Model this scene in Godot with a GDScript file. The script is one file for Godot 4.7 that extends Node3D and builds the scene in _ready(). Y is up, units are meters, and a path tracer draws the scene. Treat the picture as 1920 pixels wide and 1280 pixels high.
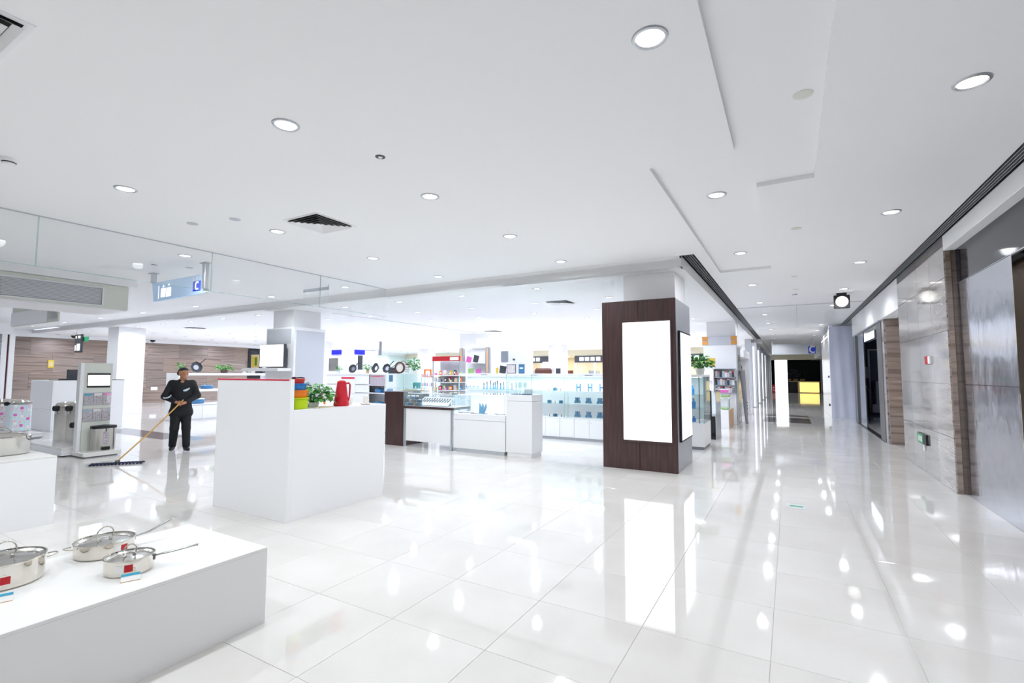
extends Node3D
# A bright shopping mall: a hall of shop displays on the left, a corridor on the right. Units are metres; the corridor runs along -z.

const H := 3.55      # main ceiling
const HL := 3.37     # lower ceiling over the far hall
var M := {}          # materials by name
var meshes := {}     # boxes shared by size
var taken := {}      # names in use at top level
var rng := RandomNumberGenerator.new()

# ---------- geometry helpers ----------
func stool() -> SurfaceTool:
	var st := SurfaceTool.new()
	st.begin(Mesh.PRIMITIVE_TRIANGLES)
	st.set_smooth_group(-1)
	return st

func tri(st: SurfaceTool, a: Vector3, b: Vector3, c: Vector3, out: Vector3) -> void:
	var n := (a - c).cross(a - b)
	if n.length_squared() < 1e-16: return
	st.add_vertex(a)
	if n.dot(out) >= 0.0:
		st.add_vertex(b); st.add_vertex(c)
	else:
		st.add_vertex(c); st.add_vertex(b)

func quad(st: SurfaceTool, a: Vector3, b: Vector3, c: Vector3, d: Vector3, out: Vector3) -> void:
	tri(st, a, b, c, out); tri(st, a, c, d, out)

func done(st: SurfaceTool) -> ArrayMesh:
	st.generate_normals()
	return st.commit()

# a box from lo to hi with chamfered edges
func add_box(st: SurfaceTool, lo: Vector3, hi: Vector3, bev := 0.0) -> void:
	st.set_smooth_group(-1)
	var c := (lo + hi) * 0.5
	var h := (hi - lo) * 0.5
	var b: float = min(bev, min(h.x, min(h.y, h.z)) * 0.8)
	var ax := [Vector3.RIGHT, Vector3.UP, Vector3.BACK]
	var hs := [h.x, h.y, h.z]
	for i in 3:
		var j := (i + 1) % 3
		var k := (i + 2) % 3
		for s in [-1.0, 1.0]:
			var o: Vector3 = c + ax[i] * hs[i] * s
			var u: Vector3 = ax[j] * (hs[j] - b)
			var v: Vector3 = ax[k] * (hs[k] - b)
			quad(st, o - u - v, o + u - v, o + u + v, o - u + v, ax[i] * s)
			if b > 0.0:
				for t in [-1.0, 1.0]:
					var p: Vector3 = c + ax[i] * hs[i] * s + ax[j] * (hs[j] - b) * t
					var q: Vector3 = c + ax[i] * (hs[i] - b) * s + ax[j] * hs[j] * t
					quad(st, p - v, p + v, q + v, q - v, ax[i] * s + ax[j] * t)
	if b > 0.0:
		for sx in [-1.0, 1.0]:
			for sy in [-1.0, 1.0]:
				for sz in [-1.0, 1.0]:
					var s3 := Vector3(sx, sy, sz)
					tri(st, c + s3 * Vector3(h.x, h.y - b, h.z - b), c + s3 * Vector3(h.x - b, h.y, h.z - b), c + s3 * Vector3(h.x - b, h.y - b, h.z), s3)

# a turned shape round the y axis; pts are (radius, height) from the bottom up along the outside
func add_lathe(st: SurfaceTool, pts: Array, seg := 28, at := Vector3.ZERO, smooth := true) -> void:
	var g := 1
	for i in pts.size() - 1:
		var p: Vector2 = pts[i]
		var q: Vector2 = pts[i + 1]
		var d := q - p
		if d.length() < 1e-6: continue
		if i > 0:
			var e: Vector2 = p - pts[i - 1]
			if e.length() > 1e-6 and absf(e.angle_to(d)) > 0.6: g += 1
		st.set_smooth_group(g if smooth else -1)
		for k in seg:
			var a0 := TAU * k / seg
			var a1 := TAU * (k + 1) / seg
			var am := (a0 + a1) * 0.5
			var out := Vector3(cos(am) * d.y, -d.x, sin(am) * d.y)
			var v0 := at + Vector3(cos(a0) * p.x, p.y, sin(a0) * p.x)
			var v1 := at + Vector3(cos(a1) * p.x, p.y, sin(a1) * p.x)
			var v2 := at + Vector3(cos(a1) * q.x, q.y, sin(a1) * q.x)
			var v3 := at + Vector3(cos(a0) * q.x, q.y, sin(a0) * q.x)
			quad(st, v0, v1, v2, v3, out)
	st.set_smooth_group(-1)

# a round bar along a line of points
func add_tube(st: SurfaceTool, path: Array, r: float, seg := 8, r2 := -1.0, flat := 1.0, closed := false) -> void:
	var n := path.size()
	if r2 < 0.0: r2 = r
	var rings := []
	var up := Vector3.UP
	for i in n:
		var a: Vector3 = path[(i - 1 + n) % n] if (i > 0 or closed) else path[i]
		var b: Vector3 = path[(i + 1) % n] if (i < n - 1 or closed) else path[i]
		var t := (b - a).normalized()
		if i == 0 and absf(t.dot(up)) > 0.9: up = Vector3.RIGHT
		var u := up.cross(t).normalized()
		if u.length() < 0.5: u = Vector3.RIGHT.cross(t).normalized()
		var w := t.cross(u).normalized()
		up = w
		var rr: float = lerp(r, r2, float(i) / max(1, n - 1))
		var ring := []
		for k in seg:
			var an := TAU * k / seg
			ring.append(path[i] + u * cos(an) * rr + w * sin(an) * rr * flat)
		rings.append(ring)
	st.set_smooth_group(1)
	for i in (n if closed else n - 1):
		var A: Array = rings[i]
		var B: Array = rings[(i + 1) % n]
		var mid: Vector3 = (path[i] + path[(i + 1) % n]) * 0.5
		for k in seg:
			var l := (k + 1) % seg
			quad(st, A[k], A[l], B[l], B[k], (A[k] + A[l] + B[l] + B[k]) * 0.25 - mid)
	st.set_smooth_group(-1)
	if not closed:
		for e in [0, n - 1]:
			var R: Array = rings[e]
			var out: Vector3 = path[0] - path[1] if e == 0 else path[n - 1] - path[n - 2]
			for k in range(1, seg - 1): tri(st, R[0], R[k], R[k + 1], out)

# a flat outline in x and y given thickness in z
func add_slab(st: SurfaceTool, poly: PackedVector2Array, z0: float, z1: float) -> void:
	st.set_smooth_group(-1)
	var idx := Geometry2D.triangulate_polygon(poly)
	for i in range(0, idx.size(), 3):
		var a := poly[idx[i]]; var b := poly[idx[i + 1]]; var c := poly[idx[i + 2]]
		tri(st, Vector3(a.x, a.y, z1), Vector3(b.x, b.y, z1), Vector3(c.x, c.y, z1), Vector3.BACK * signf(z1 - z0))
		tri(st, Vector3(a.x, a.y, z0), Vector3(b.x, b.y, z0), Vector3(c.x, c.y, z0), Vector3.BACK * signf(z0 - z1))
	var n := poly.size()
	var s := 1.0 if Geometry2D.is_polygon_clockwise(poly) else -1.0
	for i in n:
		var a := poly[i]; var b := poly[(i + 1) % n]
		var d := (b - a)
		quad(st, Vector3(a.x, a.y, z0), Vector3(b.x, b.y, z0), Vector3(b.x, b.y, z1), Vector3(a.x, a.y, z1), Vector3(-d.y, d.x, 0) * s)

# bones [a, b, ra, rb] joined smoothly and meshed as surface nets
func add_flesh(st: SurfaceTool, bones: Array, cell: float, k: float) -> void:
	var lo := Vector3.ONE * 1e9
	var hi := -lo
	for bn in bones:
		var r: float = maxf(bn[2], bn[3])
		lo = lo.min(bn[0].min(bn[1]) - Vector3.ONE * (r + 3 * cell))
		hi = hi.max(bn[0].max(bn[1]) + Vector3.ONE * (r + 3 * cell))
	var n := Vector3i(((hi - lo) / cell).ceil()) + Vector3i.ONE
	var f := PackedFloat32Array()
	f.resize(n.x * n.y * n.z)
	f.fill(1.0)
	for bn in bones:
		var a: Vector3 = bn[0]
		var b: Vector3 = bn[1]
		var ra: float = bn[2]
		var rb: float = bn[3]
		var sq: Vector3 = bn[4] if bn.size() > 4 else Vector3.ONE   # squash: distances measured in a stretched space
		var r := maxf(ra, rb) * maxf(1.0 / sq.x, maxf(1.0 / sq.y, 1.0 / sq.z)) + k + 2 * cell
		var l := Vector3i(((a.min(b) - Vector3.ONE * r - lo) / cell).floor()).clamp(Vector3i.ZERO, n - Vector3i.ONE)
		var h := Vector3i(((a.max(b) + Vector3.ONE * r - lo) / cell).ceil()).clamp(Vector3i.ZERO, n - Vector3i.ONE)
		var ab := (b - a) * sq
		var ll := maxf(ab.length_squared(), 1e-9)
		for z in range(l.z, h.z + 1):
			for y in range(l.y, h.y + 1):
				var at := (z * n.y + y) * n.x
				for x in range(l.x, h.x + 1):
					var p := (lo + Vector3(x, y, z) * cell - a) * sq
					var t := clampf(p.dot(ab) / ll, 0.0, 1.0)
					var d := (p - ab * t).length() - lerpf(ra, rb, t)
					var o := f[at + x]
					var m := maxf(k - absf(d - o), 0.0) / k
					f[at + x] = minf(d, o) - m * m * k * 0.25
	var vert := {}
	var N := n.x * n.y
	for z in n.z - 1:
		for y in n.y - 1:
			for x in n.x - 1:
				var i := (z * n.y + y) * n.x + x
				var neg := 0
				for c in [0, 1, n.x, n.x + 1, N, N + 1, N + n.x, N + n.x + 1]:
					if f[i + c] < 0.0: neg += 1
				if neg == 0 or neg == 8: continue
				var sum := Vector3.ZERO
				var cnt := 0
				for e in [[0, 0, 0, 0], [0, 1, 0, 0], [0, 0, 1, 0], [0, 1, 1, 0], [1, 0, 0, 0], [1, 0, 1, 0], [1, 0, 0, 1], [1, 0, 1, 1], [2, 0, 0, 0], [2, 1, 0, 0], [2, 0, 1, 0], [2, 1, 1, 0]]:
					var p0 := Vector3i.ZERO
					if e[0] == 0: p0 = Vector3i(0, e[1], e[2])
					elif e[0] == 1: p0 = Vector3i(e[2], 0, e[3])
					else: p0 = Vector3i(e[1], e[2], 0)
					var p1 := p0
					p1[e[0]] = 1
					var v0 := f[i + p0.x + p0.y * n.x + p0.z * N]
					var v1 := f[i + p1.x + p1.y * n.x + p1.z * N]
					if (v0 < 0.0) != (v1 < 0.0):
						sum += Vector3(p0).lerp(Vector3(p1), v0 / (v0 - v1))
						cnt += 1
				vert[i] = lo + (Vector3(x, y, z) + sum / cnt) * cell
	st.set_smooth_group(1)
	for i in vert:
		var p: Vector3i = Vector3i(i % n.x, (i / n.x) % n.y, i / N)
		for e in 3:
			var step: int = [1, n.x, N][e]
			if (f[i] < 0.0) == (f[i + step] < 0.0): continue
			var s1: int = [n.x, N, 1][e]
			var s2: int = [N, 1, n.x][e]
			if not (vert.has(i - s1) and vert.has(i - s2) and vert.has(i - s1 - s2)): continue
			var out := Vector3.ZERO
			out[e] = 1.0 if f[i] < 0.0 else -1.0
			quad(st, vert[i], vert[i - s1], vert[i - s1 - s2], vert[i - s2], out)
	st.set_smooth_group(-1)

func box_mesh(size: Vector3, bev: float) -> ArrayMesh:
	var key := "%.4f %.4f %.4f %.4f" % [size.x, size.y, size.z, bev]
	if not meshes.has(key):
		var st := stool()
		add_box(st, -size * 0.5, size * 0.5, bev)
		meshes[key] = done(st)
	return meshes[key]

# ---------- scene helpers ----------
func numbered(called: String) -> String:
	var n: int = taken.get(called, 0)
	taken[called] = n + 1
	return called if n == 0 else "%s_%03d" % [called, n]

func tag(o: Node, label: String, category: String, group := "", kind := "") -> void:
	o.set_meta("label", label)
	if category: o.set_meta("category", category)
	if group: o.set_meta("group", group)
	if kind: o.set_meta("kind", kind)

func thing(called: String, label: String, category: String, at := Vector3.ZERO, turn := 0.0, group := "") -> Node3D:
	var o := Node3D.new()
	o.name = numbered(called)
	add_child(o)
	o.position = at
	o.rotation.y = turn
	tag(o, label, category, group)
	return o

func copy(src: Node3D, label := "", at := Vector3.ZERO, turn := 0.0) -> Node3D:
	var o: Node3D = src.duplicate()
	var base := String(src.name)
	o.name = numbered(base)
	add_child(o)
	o.position = at
	o.rotation.y = turn
	if label: o.set_meta("label", label)
	return o

func part(parent: Node, called: String, mesh: Mesh, m: String, at := Vector3.ZERO, rot := Vector3.ZERO) -> MeshInstance3D:
	var o := MeshInstance3D.new()
	o.name = called
	o.mesh = mesh
	o.material_override = M[m]
	parent.add_child(o, true)
	o.position = at
	o.rotation = rot
	return o

# a box part given by two corners
func bx(parent: Node, called: String, lo: Vector3, hi: Vector3, m: String, bev := 0.004) -> MeshInstance3D:
	var a := lo.min(hi)
	var b := lo.max(hi)
	return part(parent, called, box_mesh(b - a, bev), m, (a + b) * 0.5)

func V(x: float, y: float, z: float) -> Vector3: return Vector3(x, y, z)

func structure(called: String, label := "") -> Node3D:
	var o := Node3D.new()
	o.name = called
	add_child(o)
	o.set_meta("kind", "structure")
	if label: o.set_meta("label", label)
	return o

# ---------- materials ----------
func mat(called: String, hex: String, rough := 0.5, metal := 0.0, spec := 0.5) -> StandardMaterial3D:
	var m := StandardMaterial3D.new()
	m.resource_name = called
	m.albedo_color = Color(hex)
	m.roughness = rough
	m.metallic = metal
	m.metallic_specular = spec
	M[called] = m
	return m

func glow(called: String, hex: String, energy: float) -> StandardMaterial3D:
	var m := mat(called, "dddddd", 0.4)
	m.emission_enabled = true
	m.emission = Color(hex)
	m.emission_energy_multiplier = energy
	return m

func glass(called: String, hex: String, alpha: float) -> StandardMaterial3D:
	var m := mat(called, hex, 0.02)
	m.transparency = BaseMaterial3D.TRANSPARENCY_ALPHA
	m.albedo_color.a = alpha
	return m

func noise_tex(sd: int, freq: float, ramp: Array, size := 512, octaves := 4, kind := FastNoiseLite.TYPE_SIMPLEX_SMOOTH) -> NoiseTexture2D:
	var n := FastNoiseLite.new()
	n.seed = sd
	n.frequency = freq
	n.noise_type = kind
	n.fractal_octaves = octaves
	var t := NoiseTexture2D.new()
	t.noise = n
	t.width = size
	t.height = size
	t.seamless = true
	var g := Gradient.new()
	var offs := PackedFloat32Array()
	var cols := PackedColorArray()
	for r in ramp:
		offs.append(r[0])
		cols.append(Color(r[1]))
	g.offsets = offs
	g.colors = cols
	t.color_ramp = g
	return t

func triplanar(m: StandardMaterial3D, tex: Texture2D, scale: Vector3, off := Vector3.ZERO) -> void:
	m.albedo_texture = tex
	m.albedo_color = Color.WHITE
	m.uv1_triplanar = true
	m.uv1_world_triplanar = true
	m.uv1_scale = scale
	m.uv1_offset = off

func make_materials() -> void:
	mat("ceiling_white", "f7f7f7", 0.85)
	mat("wall_white", "f4f4f5", 0.7)
	mat("white_gloss", "e8e6e2", 0.18)
	mat("white_satin", "f3f3f4", 0.35)
	mat("white_matt", "ebebeb", 0.8)
	mat("cream", "dfe2d8", 0.5)
	mat("grey_light", "c9ccd2", 0.5)
	mat("grey", "8c9099", 0.5)
	mat("grey_dark", "3e4148", 0.45)
	mat("black", "121317", 0.4)
	mat("black_gloss", "0d0e12", 0.12)
	mat("slat_metal", "b5b7bc", 0.35, 0.6)
	mat("trough_black", "0b0b0d", 0.8)
	mat("chrome", "d9d4cc", 0.06, 1.0)
	mat("steel_mid", "a3a2a0", 0.22, 1.0)
	mat("platform_white", "ebe9e6", 0.22)
	mat("steel", "c9c7c2", 0.2, 1.0)
	mat("steel_dark", "7c7d80", 0.3, 1.0)
	mat("aluminium", "c4c7cc", 0.35, 0.9)
	mat("bronze", "5d4a3c", 0.3, 0.8)
	mat("red", "c8152b", 0.35)
	mat("red_label", "c0111f", 0.5)
	mat("red_stripe", "d6264a", 0.4)
	mat("blue_sign", "1a3fd0", 0.4)
	mat("blue_deep", "1c1cd8", 0.4)
	mat("teal", "2aa6a6", 0.4)
	mat("cyan_card", "2b9fc0", 0.5)
	mat("pot_blue", "4b86b4", 0.25)
	mat("lime", "b9d40a", 0.3)
	mat("orange", "ee7d0e", 0.3)
	mat("orange_square", "e8a04a", 0.5)
	mat("azure", "1f79c4", 0.3)
	mat("red_bowl", "d3321f", 0.3)
	mat("pink", "e86fc0", 0.5)
	mat("yellow", "e3c23a", 0.5)
	mat("green_soft", "a9d67a", 0.5)
	mat("steel_blue", "4a7d9f", 0.3)
	mat("skin", "b9805f", 0.55).subsurf_scatter_enabled = false
	mat("hair", "171412", 0.6)
	mat("suit", "0c0e15", 0.75)
	mat("trousers", "0e1017", 0.8)
	mat("shoe", "16171d", 0.4)
	mat("patch", "c8d8e6", 0.7)
	mat("wood_pole", "c79a48", 0.5)
	mat("mop_cloth", "1e2140", 0.9)
	mat("soil", "4a382a", 0.9)
	mat("terracotta", "6c5a4e", 0.7)
	mat("ceramic", "f0ece6", 0.25)
	mat("beige", "d9c8a0", 0.6)
	mat("brown_wood", "5c3326", 0.5)
	mat("wood_light", "d8b288", 0.5)
	mat("maroon", "6e2a30", 0.5)
	mat("paper", "f2f1ee", 0.8)
	mat("tile_dark", "453c42", 0.12)
	mat("slate_wall", "5c6884", 0.5)
	mat("green_wall", "dcebe4", 0.6)
	mat("sand", "e6dfc6", 0.7)
	mat("screen_black", "101218", 0.15)
	mat("glass_dark", "22252e", 0.06)
	mat("exit_green", "2f9f6a", 0.4)
	mat("sign_grey", "a9bccf", 0.4)
	mat("fabric_white", "eceffe", 0.9)
	mat("fabric_grey", "9a9aa4", 0.9)
	mat("leaf_a", "2f7d26", 0.4).backlight_enabled = true
	mat("leaf_b", "4fa23a", 0.4).backlight_enabled = true
	mat("leaf_c", "7cc24a", 0.45).backlight_enabled = true
	for n in ["leaf_a", "leaf_b", "leaf_c"]: M[n].backlight = Color(0.12, 0.2, 0.05)
	mat("grout", "cfc8bf", 0.8)
	glow("lamp_face", "fff8ec", 2.6)
	glow("lamp_cool", "f4f8ff", 2.6)
	glow("screen_white", "ffffff", 0.41)
	glow("led_white", "eafaff", 1.0)
	glow("counter_glow", "ffe27a", 0.5)
	glow("sign_glow", "f6f2e6", 0.34)
	glow("panel_glow", "f3f8ff", 0.6)
	glow("sign_emissive", "9db8d6", 0.16)  # weak emission in the face of the hanging sign
	glow("pictogram_emissive", "ffffff", 0.34)  # weak emission in the white pictograms
	glow("blue_glow", "1818ff", 0.25).albedo_color = Color("1a1ad0")
	M["sign_emissive"].albedo_color = Color("9fb4cc")
	M["counter_glow"].albedo_color = Color("e8d9a0")
	glass("pane", "e6f4f6", 0.04)
	glass("pane_cyan", "c6e9f0", 0.06)
	glass("pane_edge", "9fcfcf", 0.35)
	glass("acrylic", "e4eef2", 0.05)
	# polished floor tiles: faint clouding in a warm white body
	var cloud := noise_tex(3, 0.004, [[0.0, "d4d0cb"], [0.5, "dad6d1"], [1.0, "dfdcd8"]], 512, 5)
	for i in 3:
		var m := mat("tile_%d" % i, "ffffff", 0.035 + 0.01 * i, 0.0, 0.55)
		triplanar(m, cloud, Vector3(0.35, 0.35, 0.35), Vector3(i * 0.37, 0, i * 0.61))
	# vein-cut travertine: long streaks that follow the bedding
	var grain := noise_tex(11, 0.006, [[0.0, "6e5f57"], [0.3, "8b7b71"], [0.5, "a39388"], [0.7, "93837a"], [1.0, "c0b2a8"]], 512, 6)
	for i in 5:
		var m := mat("stone_%d" % i, "ffffff", 0.1, 0.0, 0.7)
		m.clearcoat_enabled = true
		m.clearcoat = 1.0
		m.clearcoat_roughness = 0.08
		triplanar(m, grain, Vector3(0.1, 1.2, 0.1), Vector3(i * 0.23, i * 0.41, i * 0.31))
		m.albedo_color = [Color(1, 1, 1), Color(0.94, 0.93, 0.93), Color(1.0, 0.98, 0.96), Color(0.9, 0.9, 0.9), Color(0.97, 0.95, 0.93)][i]
		var r := mat("stone_matt_%d" % i, "ffffff", 0.45)
		triplanar(r, grain, Vector3(0.09, 2.6, 0.09), Vector3(i * 0.19, i * 0.37, i * 0.29))
		r.albedo_color = m.albedo_color
	var pale := noise_tex(12, 0.014, [[0.0, "4a4442"], [0.25, "857e7c"], [0.42, "bcb6b4"], [0.52, "8d8684"], [0.62, "c4bfbd"], [0.75, "9d9694"], [1.0, "e6e3e2"]], 512, 6)  # grey ramp paints the polish reflection into the brown stone
	for i in 5: M["stone_%d" % i].albedo_texture = pale  # polished copies take the painted reflection, matt copies stay brown
	var dark := mat("dark_wood", "ffffff", 0.3)
	triplanar(dark, noise_tex(21, 0.01, [[0.0, "3a2728"], [0.5, "46302f"], [1.0, "553b39"]], 512, 4), Vector3(3.0, 0.2, 3.0))
	var brush := mat("lift_steel", "d4d8e2", 0.14, 1.0)
	var nn := FastNoiseLite.new()
	nn.seed = 8
	nn.frequency = 0.006
	var nt := NoiseTexture2D.new()
	nt.noise = nn
	nt.width = 512; nt.height = 512
	nt.seamless = true
	nt.as_normal_map = true
	nt.bump_strength = 6.0
	brush.normal_enabled = true
	brush.normal_texture = nt
	brush.normal_scale = 0.18
	brush.uv1_triplanar = true
	brush.uv1_world_triplanar = true
	brush.uv1_scale = Vector3(0.25, 0.12, 0.25)
	var fl := mat("floral", "ffffff", 0.4)
	triplanar(fl, noise_tex(31, 0.03, [[0.0, "f2a7c0"], [0.32, "f4d3de"], [0.42, "d3eef2"], [0.7, "cfeaf0"], [0.85, "bfe3c8"], [1.0, "d7eef2"]], 256, 2), Vector3.ONE * 2.0)
	var br := mat("brochure", "ffffff", 0.5)
	triplanar(br, noise_tex(33, 0.05, [[0.0, "5a2a34"], [0.3, "b0606a"], [0.42, "d8cfcc"], [0.6, "c4ccd4"], [0.8, "6f9ac4"], [1.0, "34506e"]], 256, 3), Vector3.ONE * 3.0)
	var mx := mat("motley", "ffffff", 0.5)
	triplanar(mx, noise_tex(35, 0.06, [[0.0, "4a3a52"], [0.3, "c98f8a"], [0.5, "f0ecea"], [0.7, "dfe7ef"], [1.0, "5f8f7a"]], 256, 3), Vector3.ONE * 2.2)

# ---------- the place ----------
func _ready() -> void:
	rng.seed = 7
	# camera
	var cam := Camera3D.new()
	cam.name = "camera"
	add_child(cam)
	cam.position = Vector3(0, 1.6, 0)
	cam.rotation_degrees = Vector3(3.856, 29.841, 0.186)
	cam.fov = rad_to_deg(2.0 * atan(640.0 / 906.3))
	cam.near = 0.05
	cam.far = 200.0
	cam.current = true
	# environment: the rooms are closed, so the sky outside gives almost nothing
	var we := WorldEnvironment.new()
	var env := Environment.new()
	env.background_mode = Environment.BG_COLOR
	env.background_color = Color(0.75, 0.8, 0.88)
	env.background_energy_multiplier = 1.0
	env.tonemap_mode = Environment.TONE_MAPPER_LINEAR
	env.tonemap_exposure = EXPOSURE
	env.sdfgi_enabled = true
	env.ssao_enabled = true
	env.ssil_enabled = true
	we.environment = env
	we.name = "environment"
	add_child(we)
	make_materials()
	build_floor()
	build_ceiling()
	build_walls()
	build_right_wall()
	build_corridor_end()
	build_lamps()
	build_ceiling_fittings()
	build_columns()
	build_foreground()
	build_left_shop()
	build_person()
	build_counters()
	build_shelves()
	build_corridor_things()
	build_far_hall()
	for o in find_children("*", "GeometryInstance3D", true, false): o.cast_shadow = GeometryInstance3D.SHADOW_CASTING_SETTING_ON

const EXPOSURE := 2.8

func sees(p: Vector3, margin := 0.0) -> bool:
	var b := Basis.from_euler(Vector3(deg_to_rad(3.856), deg_to_rad(29.841), deg_to_rad(0.186)))
	var c: Vector3 = b.inverse() * (p - Vector3(0, 1.6, 0))
	if c.z > -0.1: return false
	return absf(c.x / -c.z * 906.3) < 960 + margin and absf(c.y / -c.z * 906.3) < 640 + margin

func build_floor() -> void:
	var f := structure("floor", "polished cream floor tiles with thin joints")
	bx(f, "screed", V(-31, -0.2, -34), V(4.0, -0.004, 8), "grout", 0.0)
	bx(f, "screed", V(-3, -0.2, -58), V(4.0, -0.004, -34), "grout", 0.0)
	var px := 0.7225
	var pz := 0.711
	var all := []
	for i in range(-43, 5):
		for j in range(-79, 11):
			var x := -0.142 + i * px
			var z := -2.46 + j * pz
			if z < -34.0 and x < -2.6: continue
			if x + px > 3.9: continue
			all.append([Vector3(x + px * 0.5, 0, z + pz * 0.5), i, j])
	all.sort_custom(func(a, b): return a[0].length_squared() < b[0].length_squared())
	var rest := {}
	var made := 0
	for t in all:
		var c: Vector3 = t[0]
		var m := "tile_%d" % ((absi(t[1] * 7 + t[2] * 13)) % 3)
		# dark inlaid bands across the corridor and in the kitchen hall
		if c.x > -0.95 and c.x < 0.7 and ((c.z < -18.6 and c.z > -20.9) or (c.z < -21.4 and c.z > -22.7)): m = "tile_dark"
		if c.x < -13.0 and c.x > -17.0 and absf(c.z + 0.43 * 0 + 6.55) < 0.36: m = "tile_dark"
		if c.x < -12.4 and c.x > -15.5 and absf(c.z + 5.3) < 0.3: m = "tile_dark"
		var size := Vector3(px - 0.0025, 0.012, pz - 0.0025)
		if made < 292 and sees(c, 120):
			part(f, "tile", box_mesh(size, 0.0012), m, c + Vector3(0, -0.006, 0))
			made += 1
		else:
			if not rest.has(m): rest[m] = stool()
			add_box(rest[m], c + Vector3(0, -0.012, 0) - Vector3(size.x, 0, size.z) * 0.5, c + Vector3(size.x, 0, size.z) * 0.5)
	for m in rest:
		var o := part(f, "far_tiles", done(rest[m]), m)
		o.set_meta("kind", "stuff")

func build_ceiling() -> void:
	var c := structure("ceiling", "white plaster ceiling with stepped recess")
	var t := 0.14
	for r in [[-31, -0.36, -4.53, 8], [0.27, 1.762, -4.53, 8], [-31, -1.1, -5.53, -4.53], [0.27, 1.762, -5.53, -4.53], [-31, -1.1, -8.17, -5.53], [-0.24, 1.762, -8.17, -5.53], [-1.29, -1.1, -9.95, -8.17], [-0.24, 1.762, -9.95, -8.17], [-1.29, 1.762, -58, -9.95]]:
		bx(c, "ceiling_panel", V(r[0], H, r[2]), V(r[1], H + t, r[3]), "ceiling_white", 0.0)
	for r in [[-0.36, 0.27, -4.53, 8], [-1.1, 0.27, -5.53, -4.53], [-1.1, -0.24, -9.95, -5.53]]:
		bx(c, "recess_panel", V(r[0], H + 0.045, r[2]), V(r[1], H + t, r[3]), "ceiling_white", 0.0)
	bx(c, "low_panel", V(-31, HL, -34), V(-1.49, HL + t, -8.17), "ceiling_white", 0.0)
	bx(c, "bulkhead", V(-26.8, HL, -8.35), V(-1.49, H + t, -8.17), "ceiling_white", 0.0)
	bx(c, "channel_side", V(-1.515, HL, -29.4), V(-1.49, H + t, -8.17), "ceiling_white", 0.0)
	bx(c, "bulkhead", V(-31, 3.395, -4.84), V(-11.9, H + t, 8), "ceiling_white", 0.0)
	bx(c, "channel_end", V(-1.515, HL, -58), V(-1.29, H + t, -29.4), "ceiling_white", 0.0)
	bx(c, "roof_slab", V(-31, H + t + 0.12, -58), V(4.5, H + t + 0.3, 8), "wall_white", 0.0)
	# slot diffusers along the corridor
	for side in [[-1.49, -1.29, -29.4, -8.17, "slot_diffuser"], [1.762, 1.915, -22.3, 8.0, "slot_diffuser"]]:
		var d := thing("slot_diffuser", "long black slot diffuser in ceiling along the open shop side" if side[0] < 0 else "long black slot diffuser in ceiling along the stone wall", "air diffuser", V((side[0] + side[1]) * 0.5, H, side[3]))
		var w: float = side[1] - side[0]
		var l: float = side[3] - side[2]
		bx(d, "trough", V(-w / 2, 0.10, -l), V(w / 2, 0.14, 0), "trough_black", 0.0)
		bx(d, "trough_side", V(-w / 2, 0.0, -l), V(-w / 2 + 0.006, 0.10, 0), "trough_black", 0.0)
		bx(d, "trough_side", V(w / 2 - 0.006, 0.0, -l), V(w / 2, 0.10, 0), "trough_black", 0.0)
		bx(d, "trough_end", V(-w / 2, 0.0, -l), V(w / 2, 0.10, -l + 0.006), "trough_black", 0.0)
		bx(d, "trough_end", V(-w / 2, 0.0, -0.006), V(w / 2, 0.10, 0), "trough_black", 0.0)
		for i in 4:
			var x := -w / 2 + w * (i + 1) / 5.0
			bx(d, "slat", V(x - 0.003, 0.002, -l + 0.01), V(x + 0.003, 0.03, -0.01), "slat_metal", 0.0)
			bx(d, "vane", V(x - 0.012, 0.03, -l + 0.01), V(x + 0.012, 0.045, -0.01), "trough_black", 0.0)

func slab_wall(parent: Node, axis: String, at: float, a0: float, a1: float, y0: float, y1: float, w: float, h: float, thick: float, m: String, stagger := 0.0) -> void:
	# slabs with recessed joints; axis x: the wall lies at x = at and runs along z
	var rows := int(ceil((y1 - y0) / h))
	var k := 0
	for r in rows:
		var lo: float = y0 + r * h
		var hi: float = minf(y1, lo + h)
		var p: float = a0 - (stagger * w * (r % 2))
		while p < a1 - 0.01:
			var q: float = minf(p + w, a1)
			var s: float = maxf(p, a0)
			if q - s > 0.03:
				var g := 0.002
				var name_m := "%s_%d" % [m, (k * 3 + r * 2) % 5]
				if axis == "x": bx(parent, "slab", V(at, lo + g, -q + g), V(at + thick, hi - g, -s - g), name_m, 0.003)
				else: bx(parent, "slab", V(s + g, lo + g, at), V(q - g, hi - g, at + thick), name_m, 0.003)
			k += 1
			p += w

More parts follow.
